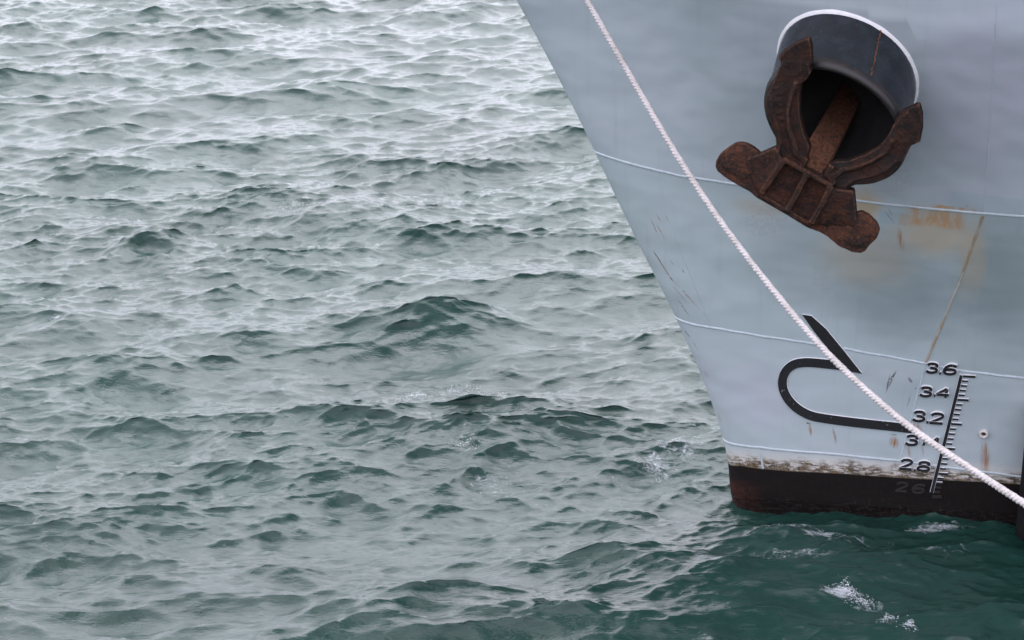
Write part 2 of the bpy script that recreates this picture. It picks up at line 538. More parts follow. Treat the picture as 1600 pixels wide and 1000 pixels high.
def plate(spa, spb, bot, top, side=1, nr=16, nc=24, stemward=False, hole=False, tone=(1, 1, 1)):
    """one strake plate between two height curves, sp from spa(w) to spb(w)"""
    w = np.linspace(0, 1, nr)
    u = np.linspace(0, 1, nc)
    if stemward:
        u = u ** 2
    SP = np.empty((nr, nc))
    for i, ww in enumerate(w):
        SP[i] = spa(ww) + (spb(ww) - spa(ww)) * u
    Zb, Zt = bot(SP), top(SP)
    Z = Zb + (Zt - Zb) * w[:, None]
    S = stem(Z) + SP
    P = surf(S, Z, side).reshape(-1, 3)
    Nn = normal(np.maximum(S, stem(Z) + 1e-5), Z, side).reshape(-1, 3)
    fwd = (SP.reshape(-1) < 1e-6)
    if fwd.any():                                  # on the stem line itself: straight ahead
        e = 1e-3
        dz = (stem(Z + e) - stem(Z - e)).reshape(-1) / (2 * e)
        nz = np.stack([-AX[0] + 0 * dz, -AX[1] + 0 * dz, dz], -1)
        nz /= np.linalg.norm(nz, axis=1, keepdims=True)
        Nn[fwd] = nz[fwd]
    F = grid_faces(nr, nc)
    if side < 0:
        F = [f[::-1] for f in F]
    if hole:                                       # opening for the hawse pipe
        rel = P - PM
        rr_ = np.linalg.norm(rel - (rel @ PD)[:, None] * PD, axis=1)
        F = [f for f in F if max(rr_[list(f)]) > PR * .985]
    zone = (S.min(), S.max(), Z.min(), Z.max()) if side > 0 else (99, 99, 99, 99)
    o = mesh_obj("hull_plate", P, F, hull_material(zone, tone), ship)
    me = o.data
    K = cz(LINE_K, SP).reshape(-1)
    for nm, a, b in (("hull", S.reshape(-1), Z.reshape(-1)), ("line", SP.reshape(-1), Z.reshape(-1) - K)):
        if side < 0:
            a = a + 37.0 if nm == "hull" else a
        lay = me.uv_layers.new(name=nm)
        vi = np.empty(len(me.loops), int)
        me.loops.foreach_get("vertex_index", vi)
        lay.data.foreach_set("uv", np.stack([a[vi], b[vi]], -1).ravel())
    me.normals_split_custom_set_from_vertices([tuple(n) for n in Nn])
    return o


cA, cB, cC = (lambda sp: cz(SEAM_A, sp)), (lambda sp: cz(SEAM_B, sp)), (lambda sp: cz(SEAM_C, sp))
k0 = lambda w: 0.0


def vseam(p):                                      # (s, z) at the foot and head of a butt weld -> sp by fraction
    (s0, z0), (s1, z1) = p
    a, b = s0 - float(stem(z0)), s1 - float(stem(z1))
    return lambda w: a + (b - a) * w


V_LOW = vseam([(0.2241,0.3882), (0.1979,0.5409)])
V_BC = vseam([(1.2762,0.5718), (1.4102,1.4342)])
V_AB = vseam([(1.4105,1.4287), (1.7327,2.7476)])
V_TOP = vseam([(1.7323,2.7528), (1.6908,4.3715)])
AFT = lambda w: 9.5
low, high = flat(-1.1), flat(DECK)
plate(k0, V_LOW, low, cC, nr=18, nc=22, stemward=True)
plate(V_LOW, AFT, low, cC, nr=18, nc=46)
plate(k0, V_BC, cC, cB, nr=14, nc=36, stemward=True)
plate(V_BC, AFT, cC, cB, nr=14, nc=36)
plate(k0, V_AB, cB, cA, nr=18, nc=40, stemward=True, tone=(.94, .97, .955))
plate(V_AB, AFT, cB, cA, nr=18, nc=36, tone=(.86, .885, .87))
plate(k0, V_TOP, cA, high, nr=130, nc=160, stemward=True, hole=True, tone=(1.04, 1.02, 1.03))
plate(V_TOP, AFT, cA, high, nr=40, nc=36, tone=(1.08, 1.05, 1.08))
for b_, t_ in ((low, cC), (cC, cB), (cB, cA), (cA, high)):
    plate(k0, AFT, b_, t_, -1, 14, 40, stemward=True)
# deck and bulwark rail close the top, a transom bulkhead closes the after end (out of the picture)
sp = np.linspace(0, 1, 30) ** 2 * 9.5
zd = np.full_like(sp, DECK)
Pp_, Ps_ = surf(stem(zd) + sp, zd, 1), surf(stem(zd) + sp, zd, -1)
dz = np.array([0, 0, -.9])
mesh_obj("deck", np.concatenate([Pp_ + dz, Ps_ + dz]), [(i, i + 1, 30 + i + 1, 30 + i) for i in range(1, 29)], M_DECK, ship, False)
for P_ in (Pp_, Ps_):
    V, F = tube(P_, .045, 8)
    mesh_obj("bulwark_rail", V, F, M_SEAM, ship)
zz = np.linspace(-1.1, DECK, 24)
Pa, Pb = surf(stem(zz) + 9.5, zz, 1), surf(stem(zz) + 9.5, zz, -1)
mesh_obj("after_bulkhead", np.concatenate([Pa, Pb]), [(i, i + 1, 24 + i + 1, 24 + i) for i in range(23)], M_DECK, ship, False)


def weld(path, r, mat, name="weld_seam", step=.02, wob=.25, parent=None, label=None):
    """raised bead along a path of (s, z) points"""
    p = np.array(path, float)
    L = np.concatenate([[0], np.cumsum(np.linalg.norm(np.diff(p, axis=0), axis=1))])
    n = max(6, int(L[-1] / step))
    q = np.linspace(0, L[-1], n)
    s, z = np.interp(q, L, p[:, 0]), np.interp(q, L, p[:, 1])
    k = np.ones(5) / 5
    if n > 12:
        s[2:-2] = np.convolve(s, k, 'valid')
        z[2:-2] = np.convolve(z, k, 'valid')
    w = np.interp(np.arange(n), np.arange(0, n + 4, 4), RNG.normal(size=len(np.arange(0, n + 4, 4))))
    z = z + w * r * .12
    s = np.maximum(s, stem(z) + 2e-3)
    P, N = surf(s, z), normal(s, z)
    t = np.gradient(P, axis=0)
    t /= np.linalg.norm(t, axis=1, keepdims=True)
    B = np.cross(N, t)
    rr = r * (1 + wob * (RNG.random(n) - .5))
    prof = [(-1.15, -.25), (-.8, .3), (-.3, .62), (.3, .62), (.8, .3), (1.15, -.25)]
    V = np.stack([P + rr[:, None] * (a * B + b * N) for a, b in prof], 1).reshape(-1, 3)
    return mesh_obj(name, V, grid_faces(n, 6), mat, parent or ship, label=label)


def seam_path(c, sp0, sp1):
    q = np.linspace(sp0, sp1, 260)
    z = cz(c, q)
    return np.stack([stem(z) + q, z], -1)


weld(seam_path(SEAM_A, .004, 9.4), .011, M_SEAM)
weld(seam_path(SEAM_B, .004, 9.4), .011, M_SEAM)
weld(seam_path(SEAM_C, .004, 9.4), .011, M_SEAM)
weld([(1.2762,0.5718), (1.4109,1.4233)], .009, M_SEAM)
weld([(1.4141,1.4457), (1.6102,2.1625), (1.7295,2.7313)], .011, M_SEAM_DIRTY, label="ochre stained vertical weld seam below the anchor")
weld([(0.2303,0.3613), (0.1981,0.5353)], .009, M_SEAM)
weld([(1.7315,2.7632), (1.7210,3.5382), (1.6948,4.3719)], .004, M_SEAM)


def ribbon(name, strips, h, mats, parent, label=None):
    """raised flat lettering: each strip is a list of (left, right) hull points"""
    V, F, I = [], [], []
    for j, st in enumerate(strips):
        st = np.array(st)
        hh = h + .0012 * j
        Lh, Rh = on(st[:, 0, 0], st[:, 0, 1], hh), on(st[:, 1, 0], st[:, 1, 1], hh)
        Ll, Rl = on(st[:, 0, 0], st[:, 0, 1], -.004), on(st[:, 1, 0], st[:, 1, 1], -.004)
        # small bevel: top edge drawn in a little
        c = (Lh + Rh) / 2
        w = np.linalg.norm(Lh - Rh, axis=1, keepdims=True)
        k = np.minimum(.0022 / np.maximum(w, 1e-4), .3)
        nrm = normal(st[:, 0, 0], st[:, 0, 1])
        L2, R2 = Lh + (c - Lh) * k * 2, Rh + (c - Rh) * k * 2
        Lh, Rh = Lh - nrm * .003, Rh - nrm * .003
        b = len(V)
        n = len(st)
        for i in range(n):
            V += [Ll[i], Lh[i], L2[i], R2[i], Rh[i], Rl[i]]
        for i in range(n - 1):
            for q, mi in ((0, 1), (1, 1), (2, 0), (3, 1), (4, 1)):
                a = b + i * 6 + q
                F.append((a, a + 6, a + 7, a + 1))
                I.append(mi)
        for a in (b, b + (n - 1) * 6):
            F.append(tuple(range(a, a + 6)))
            I.append(1)
    return mesh_obj(name, V, F, mats, parent, False, I, label)


MK = [M_BLACK, M_EDGE]
ribbon("bow_mark", [[((0.8315,1.3778),(0.8249,1.2965)),((0.8285,1.3779),(0.8219,1.2967)),((0.8225,1.3782),(0.8159,1.2969)),((0.8135,1.3785),(0.8069,1.2972)),((0.8011,1.3789),(0.7952,1.2977)),((0.7820,1.3792),(0.7771,1.2979)),((0.7564,1.3792),(0.7521,1.2979)),((0.7244,1.3790),(0.7203,1.2978)),((0.6857,1.3786),(0.6819,1.2974)),((0.6498,1.3780),(0.6465,1.2967)),((0.6169,1.3770),(0.6142,1.2958)),((0.5868,1.3757),(0.5850,1.2945)),((0.5591,1.3740),(0.5595,1.2930)),((0.5318,1.3709),(0.5361,1.2903)),((0.5056,1.3662),(0.5140,1.2864)),((0.4804,1.3600),(0.4934,1.2813)),((0.4555,1.3519),(0.4750,1.2753)),((0.4316,1.3408),(0.4594,1.2680)),((0.4093,1.3267),(0.4459,1.2595)),((0.3889,1.3097),(0.4343,1.2498)),((0.3712,1.2901),(0.4239,1.2382)),((0.3562,1.2694),(0.4148,1.2256)),((0.3436,1.2471),(0.4073,1.2125)),((0.3334,1.2234),(0.4014,1.1986)),((0.3260,1.1986),(0.3969,1.1835)),((0.3211,1.1736),(0.3939,1.1678)),((0.3188,1.1483),(0.3925,1.1517)),((0.3190,1.1228),(0.3926,1.1350)),((0.3216,1.0969),(0.3944,1.1179)),((0.3270,1.0714),(0.3980,1.1011)),((0.3350,1.0466),(0.4035,1.0841)),((0.3455,1.0226),(0.4109,1.0671)),((0.3583,0.9995),(0.4205,1.0498)),((0.3729,0.9777),(0.4317,1.0330)),((0.3894,0.9572),(0.4446,1.0169)),((0.4075,0.9378),(0.4590,1.0014)),((0.4276,0.9195),(0.4750,0.9867)),((0.4496,0.9026),(0.4925,0.9732)),((0.4734,0.8872),(0.5119,0.9606)),((0.4989,0.8734),(0.5331,0.9490)),((0.5265,0.8609),(0.5558,0.9386)),((0.5556,0.8509),(0.5792,0.9304)),((0.5858,0.8434),(0.6037,0.9243)),((0.6170,0.8386),(0.6293,0.9202)),((0.6483,0.8364),(0.6570,0.9182)),((0.6864,0.8346),(0.6936,0.9165)),((0.7321,0.8331),(0.7383,0.9150)),((0.7855,0.8319),(0.7909,0.9137)),((0.8467,0.8309),(0.8513,0.9127)),((0.9107,0.8303),(0.9146,0.9122)),((0.9774,0.8302),(0.9807,0.9121)),((1.0470,0.8305),(1.0496,0.9124)),((1.1192,0.8313),(1.1216,0.9133)),((1.1808,0.8317),(1.1834,0.9136)),((1.2321,0.8315),(1.2351,0.9136)),((1.2730,0.8310),(1.2767,0.9131)),((1.3038,0.8301),(1.3081,0.9122)),((1.3271,0.8294),(1.3313,0.9115)),((1.3427,0.8289),(1.3468,0.9110)),((1.3504,0.8287),(1.3546,0.9108))]], .011, MK, ship, "black hooked line of the bulb mark")
ribbon("bow_mark", [[((0.4788,1.7299),(0.5560,1.7271)),((0.5757,1.5979),(0.6654,1.6371)),((0.6977,1.4524),(0.8071,1.4725)),((0.8493,1.2993),(0.9551,1.2915))]], .013, MK, ship, "black slanting bar above the hooked bulb mark")
